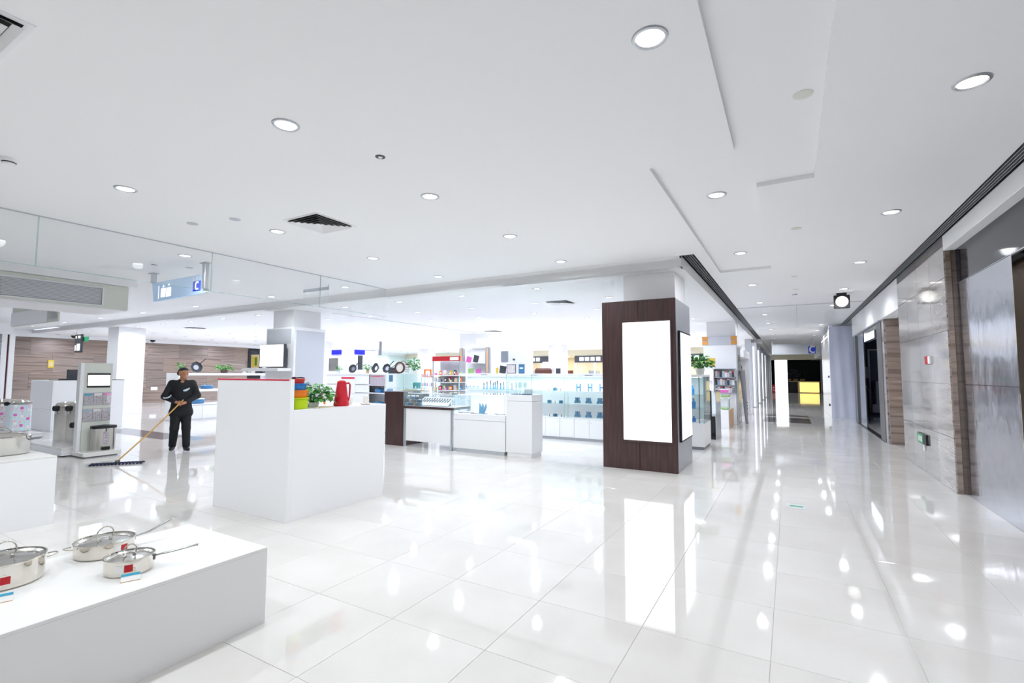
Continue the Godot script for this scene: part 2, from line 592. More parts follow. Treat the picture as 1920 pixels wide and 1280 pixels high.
func build_walls() -> void:
	var w := structure("wall_left", "far wall of brown vein-cut travertine slabs")
	bx(w, "backing", V(-31, 0, -18.4), V(-30.06, 3.55, -7.4), "grey_dark", 0.0)
	slab_wall(w, "x", -30.0, 7.4, 18.4, 0.0, 3.22, 1.55, 0.805, -0.05, "stone_matt", 0.5)
	bx(w, "fascia", V(-30.06, 3.22, -34), V(-29.9, 3.55, -7.4), "ceiling_white", 0.0)
	bx(w, "white_wall", V(-31, 0, -34), V(-30.0, 3.22, -20.6), "green_wall", 0.0)
	bx(w, "white_wall", V(-31, 0, -7.4), V(-30.0, 3.55, 8), "wall_white", 0.0)
	var b := structure("wall_back", "far hall wall above the shop fronts")
	bx(b, "wall_panel", V(-31, 2.95, -34.3), V(-1.6, 3.55, -33.0), "sand", 0.0)
	bx(b, "wall_panel", V(-31, 0.0, -34.3), V(-18.6, 2.95, -33.0), "green_wall", 0.0)
	bx(b, "wall_panel", V(-31, 0.0, -37.0), V(-1.6, 3.2, -36.6), "sand", 0.0)
	bx(b, "wall_panel", V(-18.7, 0.0, -37.0), V(-18.6, 3.2, -33.0), "sand", 0.0)
	bx(b, "wall_panel", V(-18.6, -0.1, -36.7), V(-1.6, -0.01, -33.0), "sand", 0.0)
	bx(b, "wall_panel", V(-18.6, 2.95, -36.7), V(-1.6, 3.05, -34.2), "sand", 0.0)
	var n := structure("wall_near", "white wall behind the viewer")
	bx(n, "wall_panel", V(-31, 0, 7.7), V(4.5, H + 0.3, 8.0), "wall_white", 0.0)

func build_right_wall() -> void:
	var w := structure("wall_right", "polished brown travertine wall with grey reflection painted into its slabs")
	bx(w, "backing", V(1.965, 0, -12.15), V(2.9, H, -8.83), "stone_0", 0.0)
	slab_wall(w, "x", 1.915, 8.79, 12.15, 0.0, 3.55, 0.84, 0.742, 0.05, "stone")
	# end of the stone wall: a reveal of cut stone pieces
	for r in 5:
		bx(w, "reveal_slab", V(1.93, r * 0.742 + 0.002, -8.83), V(1.99, minf(H, (r + 1) * 0.742) - 0.002, -8.785), "stone_matt_%d" % (r % 5), 0.002)
	bx(w, "reveal_strip", V(1.99, 0, -8.86), V(2.10, 3.36, -8.82), "stone_matt_3", 0.0)
	# alcove with its far return of brown slabs
	bx(w, "alcove_back", V(2.85, 0, -14.3), V(2.95, H, -12.1), "wall_white", 0.0)
	for r in 5:
		bx(w, "return_slab", V(1.99, r * 0.742 + 0.002, -14.25), V(2.9, minf(3.3, (r + 1) * 0.742) - 0.002, -14.2), "stone_matt_%d" % ((r * 2) % 5), 0.003)
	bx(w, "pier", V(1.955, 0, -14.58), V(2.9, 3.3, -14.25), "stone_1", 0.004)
	bx(w, "header", V(1.915, 2.93, -20.25), V(2.2, H, -12.15), "wall_white", 0.0).position.y += 0.0
	bx(w, "alcove_soffit", V(2.0, 3.3, -14.3), V(2.95, 3.4, -12.1), "wall_white", 0.0)
	bx(w, "pier", V(2.1, 0, -26.5), V(2.2, H, -20.25), "slate_wall", 0.0)
	# room behind the steel frame, lit by its hanging lightbox and an added rear face
	bx(w, "shop_floor", V(1.99, -0.02, -26.5), V(4.4, 0.002, -14.5), "tile_0", 0.0)
	bx(w, "shop_wall", V(4.3, 0, -26.5), V(4.4, H, -14.5), "slate_wall", 0.0)
	bx(w, "shop_wall", V(2.1, 0, -26.5), V(4.4, H, -26.4), "slate_wall", 0.0)
	bx(w, "shop_wall", V(2.9, 0, -14.6), V(4.4, H, -14.5), "slate_wall", 0.0)
	bx(w, "shop_ceiling", V(2.2, 3.3, -26.5), V(4.4, 3.4, -14.5), "slate_wall", 0.0)
	# white lintel over the lift front and the wall that carries on beside the viewer
	bx(w, "lintel", V(1.915, 3.34, -8.79), V(2.25, H, 8), "wall_white", 0.006)
	bx(w, "wall_panel", V(2.25, 0, -8.8), V(2.6, H, 8), "grey", 0.0)
	var lift := thing("lift_front", "brushed steel lift surround with dark glass transom beside the stone wall", "lift", V(2.03, 0, -7.8))
	bx(lift, "steel_panel", V(0, 0.0, -0.99), V(0.03, 1.48, 0.94), "lift_steel", 0.003)
	bx(lift, "steel_panel", V(0, 1.484, -0.99), V(0.03, 2.86, 0.94), "lift_steel", 0.003)
	bx(lift, "corner_trim", V(-0.004, 0, 0.925), V(0.16, 2.86, 0.945), "chrome", 0.002)
	bx(lift, "transom", V(0.012, 2.862, -0.99), V(0.04, 3.34, 9.0), "glass_dark", 0.0)
	bx(lift, "transom_trim", V(0.0, 2.85, -0.99), V(0.03, 2.864, 9.0), "aluminium", 0.0)
	bx(lift, "door", V(0.15, 0, 0.945), V(0.18, 2.86, 1.8), "bronze", 0.003)
	bx(lift, "door", V(0.15, 0, 1.806), V(0.18, 2.86, 2.66), "bronze", 0.003)
	bx(lift, "steel_panel", V(0, 0, 2.66), V(0.18, 2.86, 4.6), "lift_steel", 0.003)
	bx(lift, "steel_panel", V(0, 0, 4.61), V(0.18, 2.86, 9.0), "lift_steel", 0.003)
	# fittings on the stone wall
	var fa := thing("fire_alarm", "small red fire alarm box on the polished stone wall", "alarm", V(1.915, 1.84, -9.87))
	bx(fa, "housing", V(-0.035, -0.065, -0.14), V(0, 0.065, 0.02), "red_label", 0.006)
	bx(fa, "side_plate", V(-0.03, -0.06, 0.022), V(0, 0.06, 0.14), "white_satin", 0.004)
	var ex := thing("exit_light", "low green exit light box on the polished stone wall", "exit sign", V(1.915, 0.545, -10.53))
	bx(ex, "housing", V(-0.03, -0.085, -0.29), V(0, 0.085, 0.29), "black", 0.004)
	bx(ex, "face", V(-0.034, -0.075, -0.28), V(-0.029, 0.075, 0.1), "exit_green", 0.0)
	for i in 3: bx(ex, "marking", V(-0.036, -0.05, -0.2 + i * 0.1), V(-0.033, 0.04, -0.15 + i * 0.1), "paper", 0.0)
	bx(ex, "conduit", V(-0.02, -0.19, 0.04), V(0, -0.085, 0.1), "white_satin", 0.003)

func build_corridor_end() -> void:
	var w := structure("wall_end", "dark end of the corridor")
	bx(w, "end_wall", V(-2.2, 0, -57.2), V(4.5, H + 0.3, -57), "grey_dark", 0.0)
	bx(w, "end_header", V(-1.6, 2.95, -50.3), V(2.4, H, -50.0), "sand", 0.0)
	bx(w, "right_wall", V(2.35, 0, -57), V(2.6, H, -27.0), "glass_dark", 0.0)
	for i in 5: bx(w, "mullion", V(2.28, 0, -29.0 - i * 5.0), V(2.36, 2.9, -28.8 - i * 5.0), "grey", 0.0)
	bx(w, "right_fascia", V(1.9, 3.0, -57), V(2.36, H, -27.0), "wall_white", 0.0)
	bx(w, "right_return", V(1.762, H - 0.001, -58), V(4.5, H + 0.3, -22.3), "ceiling_white", 0.0)
	bx(w, "left_wall", V(-1.9, 0, -57), V(-1.62, H, -26.6), "grey_light", 0.0)
	bx(w, "hall_return", V(-2.4, 0, -37), V(-1.62, H, -31.0), "wall_white", 0.0)
	for i in 6:
		var z := -26.7 - i * 4.2
		bx(w, "pilaster", V(-1.63, 0, z - 1.3), V(-1.42, 3.2, z), "grey_light", 0.006)
		if i < 4: bx(w, "light_strip", V(-1.56, 0.05, z), V(-1.5, 3.0, z + 0.02), "panel_glow", 0.0)
	var p := thing("light_panel", "tall glowing white panel standing at corridor end", "light panel", V(-0.68, 0, -50.4))
	bx(p, "lit_face", V(-0.5, 0.02, 0.0), V(0.5, 3.0, 0.03), "panel_glow", 0.0)
	bx(p, "frame", V(-0.52, 0, -0.12), V(0.52, 3.05, -0.001), "aluminium", 0.004)
	var pl := AreaLight3D.new()
	pl.area_size = Vector2(0.9, 2.8); pl.light_energy = 0.5; pl.light_color = Color("f3f8ff"); pl.shadow_enabled = true; pl.area_range = 60.0
	p.add_child(pl); pl.position = V(0, 1.5, 0.06); pl.rotation.y = PI
	var c := thing("glowing_counter", "reception counter with a glowing yellow front at corridor end", "counter", V(1.45, 0, -50.6))
	bx(c, "top", V(-0.85, 0.98, -0.5), V(0.85, 1.05, 0.06), "beige", 0.004)
	bx(c, "body", V(-0.8, 0, -0.45), V(0.8, 0.98, -0.01), "sand", 0.004)
	bx(c, "lit_front", V(-0.7, 0.08, -0.005), V(0.76, 0.94, 0.02), "counter_glow", 0.0)
	bx(c, "plinth", V(-0.85, 0, 0.0), V(-0.72, 0.98, 0.05), "beige", 0.0)
	var bc := thing("bar_cabinet", "dark bar cabinet beside the glowing counter", "cabinet", V(0.2, 0, -50.8))
	bx(bc, "body", V(-0.35, 0, -0.4), V(0.36, 1.0, 0), "black", 0.006)
	bx(bc, "top", V(-0.4, 1.0, -0.44), V(0.38, 1.05, 0.04), "beige", 0.004)
	var art := thing("wall_artwork", "blue and white picture on the dark wall behind the bar", "picture", V(0.3, 1.75, -56.9))
	bx(art, "board", V(-0.9, -0.45, -0.03), V(0.9, 0.55, 0), "black", 0.004)
	for i in 6: bx(art, "brush_stroke", V(-0.7 + i * 0.12, -0.35 + (i * 5 % 4) * 0.2, 0.0), V(0.1 + i * 0.11, -0.22 + (i * 5 % 4) * 0.2, 0.02), "sign_grey" if i % 2 else "steel_blue", 0.0)
	for i in 3:
		var ch := thing("bar_stool", "pale wooden bar stool before the dark bar wall", "stool", V(-0.1 + i * 0.55, 0, -52.5), 0.0, "stools at the corridor end")
		bx(ch, "seat", V(-0.2, 0.72, -0.2), V(0.2, 0.77, 0.2), "wood_light", 0.01)
		for s in [[-1, -1], [1, -1], [-1, 1], [1, 1]]: bx(ch, "leg", V(s[0] * 0.18 - 0.02, 0, s[1] * 0.18 - 0.02), V(s[0] * 0.18 + 0.02, 0.72, s[1] * 0.18 + 0.02), "wood_light", 0.003)
		bx(ch, "backrest", V(-0.2, 1.05, -0.2), V(0.2, 1.25, -0.17), "wood_light", 0.006)
	var rb := thing("red_box", "red fire equipment box on floor beside the glowing panel", "box", V(-1.33, 0, -50.15))
	bx(rb, "body", V(-0.09, 0, -0.2), V(0.09, 0.62, 0), "red_label", 0.008)
	bx(rb, "lid", V(-0.1, 0.62, -0.22), V(0.1, 0.68, 0.02), "red_label", 0.008)
	for i in 2: bx(rb, "lettering_band", V(-0.06, 0.2 + i * 0.22, 0), V(0.06, 0.26 + i * 0.22, 0.006), "paper", 0.0)

func downlight(x: float, z: float, y: float, label: String, group: String, energy: float, warm: bool, r := 0.078) -> void:
	var key := "downlight %.3f" % r
	if not meshes.has(key):
		var st := stool()
		add_lathe(st, [Vector2(r, 0.012), Vector2(r, -0.004), Vector2(r * 1.1, -0.012), Vector2(r * 1.28, -0.008), Vector2(r * 1.34, 0.0)], 24)
		meshes[key] = done(st)
		st = stool()
		add_lathe(st, [Vector2(0.0001, -0.0055), Vector2(r * 0.98, -0.004)], 16)
		meshes[key + "f"] = done(st)
	var d := thing("downlight", label, "downlight", V(x, y, z), 0.0, group)
	part(d, "trim", meshes[key], "aluminium")
	part(d, "lamp_face", meshes[key + "f"], "lamp_face" if warm else "lamp_cool")
	var l := SpotLight3D.new()
	l.light_color = Color("f1f6fd") if warm else (Color("e2ebff") if y < H else Color("eef5fb"))
	l.light_energy = energy
	l.spot_angle = 82.0
	l.spot_angle_attenuation = 0.6
	l.spot_range = 60.0
	l.spot_attenuation = 2.0
	l.light_size = r
	l.shadow_enabled = true
	d.add_child(l)
	l.position = V(0, -0.03, 0)
	l.rotation.x = -PI / 2

func build_lamps() -> void:
	var g := "downlights of the corridor ceiling"
	var lb := "round metal rimmed downlight in the corridor ceiling row along the stone wall"
	for i in range(-1, 10):
		var z := -2.72 - i * 2.965
		downlight(-0.645, z, H + (0.045 if i in [1, 2] else 0.0), "round metal rimmed downlight set in the stepped recess of the corridor ceiling" if i in [1, 2] else "round metal rimmed downlight in the corridor ceiling row along the open shops", g, 0.66, true)
		z = -4.2 - i * 2.97
		if i != 5: downlight(1.11, z, H, lb, g, 0.66, true)
	for z in [-34.0, -38.0, -42.0, -46.0]: downlight(0.6, z, H, "round downlight near the dark end of the corridor", g, 0.8, true)
	g = "downlights over the pot platform"
	lb = "round recessed downlight in the high ceiling over the pot platform"
	for x in [-3.38, -6.06]:
		for i in range(-3, 4): downlight(x, -2.305 - i * 1.76, H, "round recessed downlight in the high ceiling row " + ("between pot platform and corridor" if x > -4 else "beside the hanging glass screen"), g, 0.68, false)
	lb = "round recessed downlight in the high ceiling beyond the glass screen"
	g = "downlights beyond the hanging glass screen"
	for p in [[-8.67, -4.17], [-8.66, -7.51], [-11.4, -7.55], [-15.02, -7.58], [-18.16, -7.57], [-21.29, -7.58], [-24.37, -7.56], [-27.57, -7.52], [-15.0, -5.6], [-18.2, -5.6], [-21.3, -5.6], [-29.2, -8.8], [-8.7, -0.6], [-8.7, 3.0]]:
		downlight(p[0], p[1], H, lb, g, 0.68, false)
	for p in [[-13.6, -2.6], [-16.4, -2.6], [-13.6, 0.4], [-16.4, 0.4], [-20.0, -2.6], [-24.0, -2.6], [-13.6, 3.5], [-20, 2.0]]:
		downlight(p[0], p[1], 3.395, "round recessed downlight in the low bulkhead over the appliance shop", "downlights over the appliance shop", 0.65, false)
	g = "downlights of the far hall"
	lb = "round recessed downlight in the low white ceiling of the far hall"
	for r in 14:
		var z := -8.88 - r * 1.785
		for k in 15:
			var x := -2.6 - k * 1.905 - (0.95 if r % 2 else 0.0)
			if absf(x + 2.2) < 0.75 and z > -9.5: continue
			if x < -29.5: continue
			if sees(V(x, HL, z), 40): downlight(x, z, HL, lb, g, 0.62, false, 0.07)

func build_ceiling_fittings() -> void:
	# square four-way diffusers
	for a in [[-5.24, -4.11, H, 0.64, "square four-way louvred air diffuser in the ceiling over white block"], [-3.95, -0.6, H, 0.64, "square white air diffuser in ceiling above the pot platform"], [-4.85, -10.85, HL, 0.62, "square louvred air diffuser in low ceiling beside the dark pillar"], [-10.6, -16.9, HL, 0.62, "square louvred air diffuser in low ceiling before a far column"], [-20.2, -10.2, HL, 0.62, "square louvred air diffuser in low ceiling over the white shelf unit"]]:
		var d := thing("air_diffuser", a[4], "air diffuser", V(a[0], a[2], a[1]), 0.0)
		var s: float = a[3]
		bx(d, "shade_plate", V(-s * 0.46, -0.003, -s * 0.46), V(s * 0.46, -0.0005, s * 0.46), "trough_black", 0.0)  # black sheet painted for the shade behind the blades
		for i in 6:
			# concentric blades flare outward and down, so that one looks between them from the far side only
			var q: float = s * (0.5 if i == 0 else 0.5 * (1.0 - (i - 0.3) / 6.0))
			var q2: float = q - s * 0.062
			var y0 := -0.006 if i == 0 else -0.03
			var y1 := -0.006 if i == 0 else -0.005
			var st := stool()
			for k in 4:
				var b := Basis(Vector3.UP, k * PI / 2)
				quad(st, b * V(-q, y0, q), b * V(q, y0, q), b * V(q2, y1, q2), b * V(-q2, y1, q2), b * V(0, -1, 0.6))
				if i == 0: quad(st, b * V(-q, y0, q), b * V(q, y0, q), b * V(q, 0.0, q), b * V(-q, 0.0, q), b * Vector3.BACK)
			part(d, "frame" if i == 0 else "louvre", done(st), "white_satin")
	# loudspeakers, detectors, sprinkler caps
	var st := stool()
	add_lathe(st, [Vector2(0.0001, -0.012), Vector2(0.05, -0.01), Vector2(0.062, -0.006), Vector2(0.066, 0.0)], 24)
	var cap := done(st)
	for a in [[-6.05, -3.47, H, "pale round ceiling loudspeaker beside the square air diffuser"], [0.143, -3.906, H, "round cream cap in the recessed ceiling panel"], [0.135, -7.373, H, "small round cap in corridor ceiling beside the stepped recess"], [-6.72, -3.3, H, "faint round cap in ceiling near the loudspeaker"], [-9.6, -4.7, H, "round grey ceiling cap beyond the glass screen"], [0.14, -10.99, H, "small round cap in the corridor ceiling past the stepped recess"], [0.18, -12.68, H, "round ceiling loudspeaker in corridor before the round sign"]]:
		var d := thing("ceiling_cap", a[3], "ceiling cap", V(a[0], a[2] + (0.045 if a[0] > 0 and a[1] > -5.5 else 0.0), a[1]))
		part(d, "cover", cap, "cream" if a[0] > 0 else "grey_light")
		bx(d, "clip", V(-0.02, -0.002, -0.02), V(0.02, 0.004, 0.02), "white_satin", 0.0)
	st = stool()
	add_lathe(st, [Vector2(0.0001, -0.055), Vector2(0.035, -0.052), Vector2(0.048, -0.04)], 24)
	var nose := done(st)
	st = stool()
	add_lathe(st, [Vector2(0.046, -0.044), Vector2(0.046, -0.03)], 24)
	var ring := done(st)
	st = stool()
	add_lathe(st, [Vector2(0.052, -0.032), Vector2(0.06, -0.025), Vector2(0.065, 0.0)], 24)
	var base := done(st)
	for a in [[-6.14, -1.44, "white smoke detector on ceiling near the hanging glass screen"], [-9.75, -4.2, "white smoke detector on ceiling beside the hanging sign"], [0.16, -13.3, "white smoke detector on the corridor ceiling near the round sign"], [0.19, -26.8, "white smoke detector on the corridor ceiling before the hanging sign"]]:
		var d := thing("smoke_detector", a[2], "smoke detector", V(a[0], H, a[1]))
		part(d, "base", base, "white_satin")
		part(d, "vent_ring", ring, "black")
		part(d, "nose", nose, "white_satin")
	var sp := thing("spotlight_eye", "tiny dark gimbal spotlight in the high white ceiling", "spotlight", V(-3.144, H, -3.082))
	st = stool()
	add_lathe(st, [Vector2(0.022, -0.004), Vector2(0.03, -0.006), Vector2(0.043, -0.003), Vector2(0.045, 0.0)], 20)
	part(sp, "trim", done(st), "grey_dark")
	st = stool()
	add_lathe(st, [Vector2(0.0001, -0.012), Vector2(0.018, -0.01), Vector2(0.022, -0.002)], 20)
	part(sp, "eye", done(st), "white_satin")
	# hanging glass smoke screens
	var gs := thing("glass_screen", "long frameless glass smoke screen hanging below the ceiling", "glass screen", V(-8.05, H, 0))
	bx(gs, "top_rail", V(-0.012, -0.012, -8.17), V(0.012, 0, 7.6), "aluminium", 0.002)
	var zz := [7.6, 6.17, 4.08, 1.99, -0.1, -2.185, -4.273, -6.36, -8.165]
	for i in zz.size() - 1: bx(gs, "pane", V(-0.005, -0.63, zz[i + 1] + 0.006), V(0.005, -0.012, zz[i] - 0.006), "pane", 0.0)
	for i in range(4, zz.size() - 1): bx(gs, "pane_joint", V(-0.006, -0.63, zz[i] - 0.006), V(0.006, -0.012, zz[i] + 0.006), "pane_edge", 0.0)
	bx(gs, "bottom_edge", V(-0.006, -0.64, -8.165), V(0.006, -0.63, 7.6), "pane_edge", 0.0)
	var gc := thing("glass_screen", "short frameless glass smoke screen hanging across the corridor ceiling", "glass screen", V(0, H, -15.545))
	bx(gc, "top_rail", V(-1.29, -0.012, -0.012), V(1.76, 0, 0.012), "aluminium", 0.002)
	for r in [[-1.29, 0.213], [0.225, 1.76]]: bx(gc, "pane", V(r[0], -0.64, -0.005), V(r[1], -0.012, 0.005), "pane", 0.0)
	bx(gc, "pane_joint", V(0.213, -0.64, -0.006), V(0.225, -0.012, 0.006), "pane_edge", 0.0)
	# a second screen under the far low ceiling
	var gd := thing("glass_screen", "glass smoke screen hanging from low ceiling between far columns", "glass screen", V(-11.6, HL, -9.6))
	for i in 5: bx(gd, "pane", V(-0.005, -0.5, -i * 2.1 - 2.09), V(0.005, -0.006, -i * 2.1), "pane", 0.0)
	bx(gd, "top_rail", V(-0.01, -0.008, -10.5), V(0.01, 0, 0), "grey_light", 0.0)
	# hanging direction sign beyond the glass screen
	var hs := thing("hanging_sign", "pale blue hanging direction sign with letter C beyond glass screen", "sign", V(-9.86, H, -4.64))
	for x in [-0.91, 0.93]:
		bx(hs, "ceiling_plate", V(x - 0.1, -0.015, -0.06), V(x + 0.1, 0, 0.06), "aluminium", 0.004)
		bx(hs, "hanger", V(x - 0.05, -0.2 if x < 0 else -0.46, -0.035), V(x + 0.05, -0.015, 0.035), "aluminium", 0.006)
	st = stool()
	add_slab(st, PackedVector2Array([Vector2(-0.97, -0.19), Vector2(0.79, -0.19), Vector2(0.86, -0.535), Vector2(-0.88, -0.565)]), -0.05, 0.0)
	part(hs, "sign_face", done(st), "sign_emissive")
	st = stool()
	add_slab(st, PackedVector2Array([Vector2(0.795, -0.2), Vector2(0.88, -0.2), Vector2(0.96, -0.52), Vector2(0.866, -0.53)]), -0.06, -0.01)
	part(hs, "end_cap", done(st), "grey_light")
	bx(hs, "pictogram_bar", V(-0.7, -0.52, 0.0), V(-0.68, -0.27, 0.004), "pictogram_emissive", 0.0)
	for i in 2:
		bx(hs, "lift_pictogram", V(-0.6 + i * 0.2, -0.5, 0.0), V(-0.43 + i * 0.2, -0.33, 0.004), "pictogram_emissive", 0.0)
		st = stool()
		add_slab(st, PackedVector2Array([Vector2(-0.035, 0), Vector2(0.035, 0), Vector2(0, 0.05 - 0.1 * i)]), 0.0, 0.004)
		part(hs, "arrow", done(st), "pictogram_emissive", V(-0.515 + i * 0.2, -0.31 + 0.05 * i, 0.0))
	bx(hs, "letter_plate", V(0.54, -0.48, 0.0), V(0.8, -0.3, 0.004), "blue_sign", 0.0)
	bx(hs, "pictogram_bar", V(0.54, -0.29, 0.0), V(0.555, -0.22, 0.004), "paper", 0.0)
	letters(hs, "C", 0.15, V(0.67, -0.39, 0.006), "pictogram_emissive")
	letters(hs, "2F", 0.06, V(0.66, -0.25, 0.003), "paper")
	# hanging sign far down the corridor
	var fs := thing("hanging_sign", "white hanging direction sign with blue letter C far down the corridor", "sign", V(0.155, H, -30.3))
	for x in [-0.95, 0.95]: bx(fs, "hanger", V(x - 0.05, -0.3, -0.04), V(x + 0.05, 0, 0.04), "aluminium", 0.006)
	bx(fs, "sign_face", V(-0.98, -0.85, -0.06), V(0.95, -0.27, 0.06), "grey_light", 0.01)
	bx(fs, "letter_plate", V(0.74, -0.8, 0.06), V(1.08, -0.42, 0.07), "blue_sign", 0.0)
	letters(fs, "C", 0.36, V(0.91, -0.6, 0.075), "paper")
	# small black sign box with a round lit face
	var rs := thing("round_sign", "small black box sign with a round white face under corridor ceiling", "sign", V(1.125, H, -13.8))
	bx(rs, "ceiling_bracket", V(-0.1, -0.06, -0.04), V(0.1, 0, 0.04), "black", 0.004)
	bx(rs, "housing", V(-0.158, -0.365, -0.06), V(0.158, -0.055, 0.06), "black", 0.006)
	st = stool()
	add_lathe(st, [Vector2(0.128, -0.006), Vector2(0.128, 0.006), Vector2(0.0001, 0.006)], 36)
	part(rs, "lit_face", done(st), "sign_glow", V(0, -0.21, 0.062), Vector3(PI / 2, 0, 0))
	# dark slot and exit signs in the kitchen hall
	var es := thing("exit_board", "dark hanging board with green exit sign before the stone wall", "exit sign", V(-25.0, 3.15, -8.25))
	bx(es, "hanging_rod", V(-0.3, 0, -0.01), V(-0.28, 0.4, 0.01), "aluminium", 0.0)
	bx(es, "hanging_rod", V(0.18, 0, -0.01), V(0.2, 0.4, 0.01), "aluminium", 0.0)
	bx(es, "board", V(-0.36, -0.74, -0.03), V(0.3, 0.0, 0.03), "glass_dark", 0.004)
	bx(es, "green_face", V(0.1, -0.28, -0.12), V(0.55, -0.1, -0.06), "exit_green", 0.004)
	for q in [[-0.27, -0.16, 0.1, 0.1], [-0.02, -0.16, 0.2, 0.1], [-0.3, -0.66, 0.08, 0.22], [-0.12, -0.66, 0.3, 0.28]]: bx(es, "pictogram", V(q[0], q[1], 0.03), V(q[0] + q[2], q[1] + q[3], 0.036), "pictogram_emissive", 0.0)
	# short glass tag under the bulkhead
	var tg := thing("glass_tag", "small glass blade sign hanging from the glass screen", "sign", V(-9.0, 3.13, -7.1))
	bx(tg, "clamp", V(-0.55, 0.3, -0.01), V(0.3, 0.37, 0.01), "grey_light", 0.0)
	bx(tg, "blade", V(-0.55, -0.02, -0.004), V(0.3, 0.3, 0.004), "acrylic", 0.0)
	bx(tg, "hanging_wire", V(0.27, 0.3, -0.004), V(0.29, 0.42, 0.004), "aluminium", 0.0)

func letters(parent: Node, text: String, height: float, at: Vector3, m: String, turn := 0.0) -> void:
	var t := TextMesh.new()
	var f := SystemFont.new()
	f.font_names = PackedStringArray(["Droid Sans"])
	f.font_weight = 700
	t.font = f
	t.text = text
	t.font_size = 64
	t.pixel_size = height / 46.0
	t.depth = 0.004
	part(parent, "lettering", t, m, at, Vector3(0, turn, 0))

func build_columns() -> void:
	var s := structure("column_grid", "white square columns")
	for a in [[-1.66, -8.5], [-11.89, -8.55], [-22.27, -8.52], [-11.89, -17.6], [-22.27, -17.6], [-1.5, -17.4], [-11.9, -26.8], [-22.3, -26.8]]:
		bx(s, "column", V(a[0] - 0.9, 0, a[1] - 0.9), V(a[0], HL, a[1]), "wall_white", 0.006)
	# dark wood cladding of the corner column with a screen on two faces
	var p := thing("dark_pillar", "dark brown wood clad pillar with glowing white advertising screens", "pillar", V(-1.605, 0, -8.205))
	bx(p, "wood_panel", V(-1.26, 0, -0.03), V(-0.62, 2.872, 0), "dark_wood", 0.003)
	bx(p, "wood_panel", V(-0.617, 0, -0.03), V(0, 2.872, 0), "dark_wood", 0.003)
	bx(p, "side_panel", V(-0.03, 0, -1.33), V(-0.004, 2.872, -0.1), "aluminium", 0.003)
	bx(p, "corner_trim", V(-0.035, 0, -0.1), V(0, 2.872, -0.03), "aluminium", 0.003)
	bx(p, "wood_panel", V(-1.26, 0, -1.33), V(-1.23, 2.872, -0.03), "dark_wood", 0.003)
	bx(p, "wood_panel", V(-1.23, 0, -1.33), V(-0.03, 2.872, -1.3), "dark_wood", 0.003)
	bx(p, "top_cap", V(-1.24, 2.85, -1.31), V(-0.02, 2.868, -0.02), "dark_wood", 0.0)
	var sc := bx(p, "screen_bezel", V(-0.915, 0.45, 0.0), V(-0.06, 2.535, 0.012), "dark_wood", 0.004)
	bx(sc, "screen", V(-0.40, -0.997, 0.004), V(0.398, 1.0, 0.0085), "screen_white", 0.0)
	var s2 := bx(p, "screen_bezel", V(0.0, 0.48, -1.18), V(0.03, 2.34, -0.19), "black", 0.004)
	bx(s2, "screen", V(0.012, -0.9, -0.47), V(0.0175, 0.9, 0.46), "screen_white", 0.0)
	for q in [[V(-0.49, 1.49, 0.03), 0.0, Vector2(0.8, 1.99)], [V(0.05, 1.41, -0.68), PI / 2, Vector2(0.93, 1.8)]]:
		var al := AreaLight3D.new()
		al.area_size = q[2]; al.light_energy = 0.12; al.shadow_enabled = true; al.area_range = 30.0
		p.add_child(al); al.position = q[0]; al.rotation.y = q[1] + PI
	# white cladding of the kitchen column with a television and a shelf
	var k := thing("clad_column", "white clad column with pale grey inset panels above white block", "column cladding", V(-11.63, 0, -8.4))
	bx(k, "front_panel", V(-1.22, 0, -0.05), V(0, 2.86, 0), "white_satin", 0.004)
	bx(k, "front_inset", V(-1.18, 2.42, 0.0), V(-0.12, 2.82, 0.006), "grey_light", 0.0)
	bx(k, "side_panel", V(-0.04, 0, -1.02), V(0, 2.86, -0.05), "white_satin", 0.004)
	bx(k, "side_inset", V(0.0, 0.9, -0.98), V(0.008, 2.78, -0.07), "grey_light", 0.002)
	bx(k, "top_cap", V(-1.22, 2.84, -1.02), V(-0.04, 2.86, -0.05), "white_satin", 0.0)
	bx(k, "far_side", V(-1.22, 0, -1.02), V(-1.18, 2.84, -0.05), "white_satin", 0.0)
	bx(k, "display_shelf", V(-1.62, 1.66, 0.0), V(-0.06, 1.74, 0.42), "white_satin", 0.004)
	var tv := thing("television", "white screened television mounted on the white clad column", "television", V(-12.35, 2.085, -8.27))
	bx(tv, "screen", V(-0.52, -0.3, 0.032), V(0.515, 0.3, 0.036), "screen_white", 0.0)
	bx(tv, "casing", V(-0.53, -0.31, -0.06), V(0.525, 0.31, 0.032), "grey_dark", 0.008)
	bx(tv, "wall_mount", V(-0.12, -0.1, -0.13), V(0.12, 0.1, -0.06), "black", 0.004)
	var pic := thing("framed_picture", "small yellow green picture leaning beside the television", "picture", V(-13.05, 1.74, -8.2))
	bx(pic, "frame", V(-0.17, 0, -0.02), V(0.17, 0.38, 0.0), "beige", 0.006)
	bx(pic, "print", V(-0.13, 0.05, 0.0), V(0.13, 0.33, 0.004), "yellow", 0.0)
	bx(pic, "figure", V(0.02, 0.08, 0.004), V(0.11, 0.3, 0.007), "leaf_a", 0.0)

# ---------- things ----------
func pan_mesh(r: float, h: float, t := 0.004) -> ArrayMesh:
	var st := stool()
	add_lathe(st, [Vector2(0.0001, 0.0), Vector2(r * 0.93, 0.0), Vector2(r * 0.99, 0.008), Vector2(r, 0.02), Vector2(r, h * 0.92), Vector2(r + 0.005, h * 0.97), Vector2(r + 0.005, h), Vector2(r - 0.002, h), Vector2(r - t, h * 0.95), Vector2(r - t, 0.012), Vector2(0.0001, 0.01)], 48)
	return done(st)

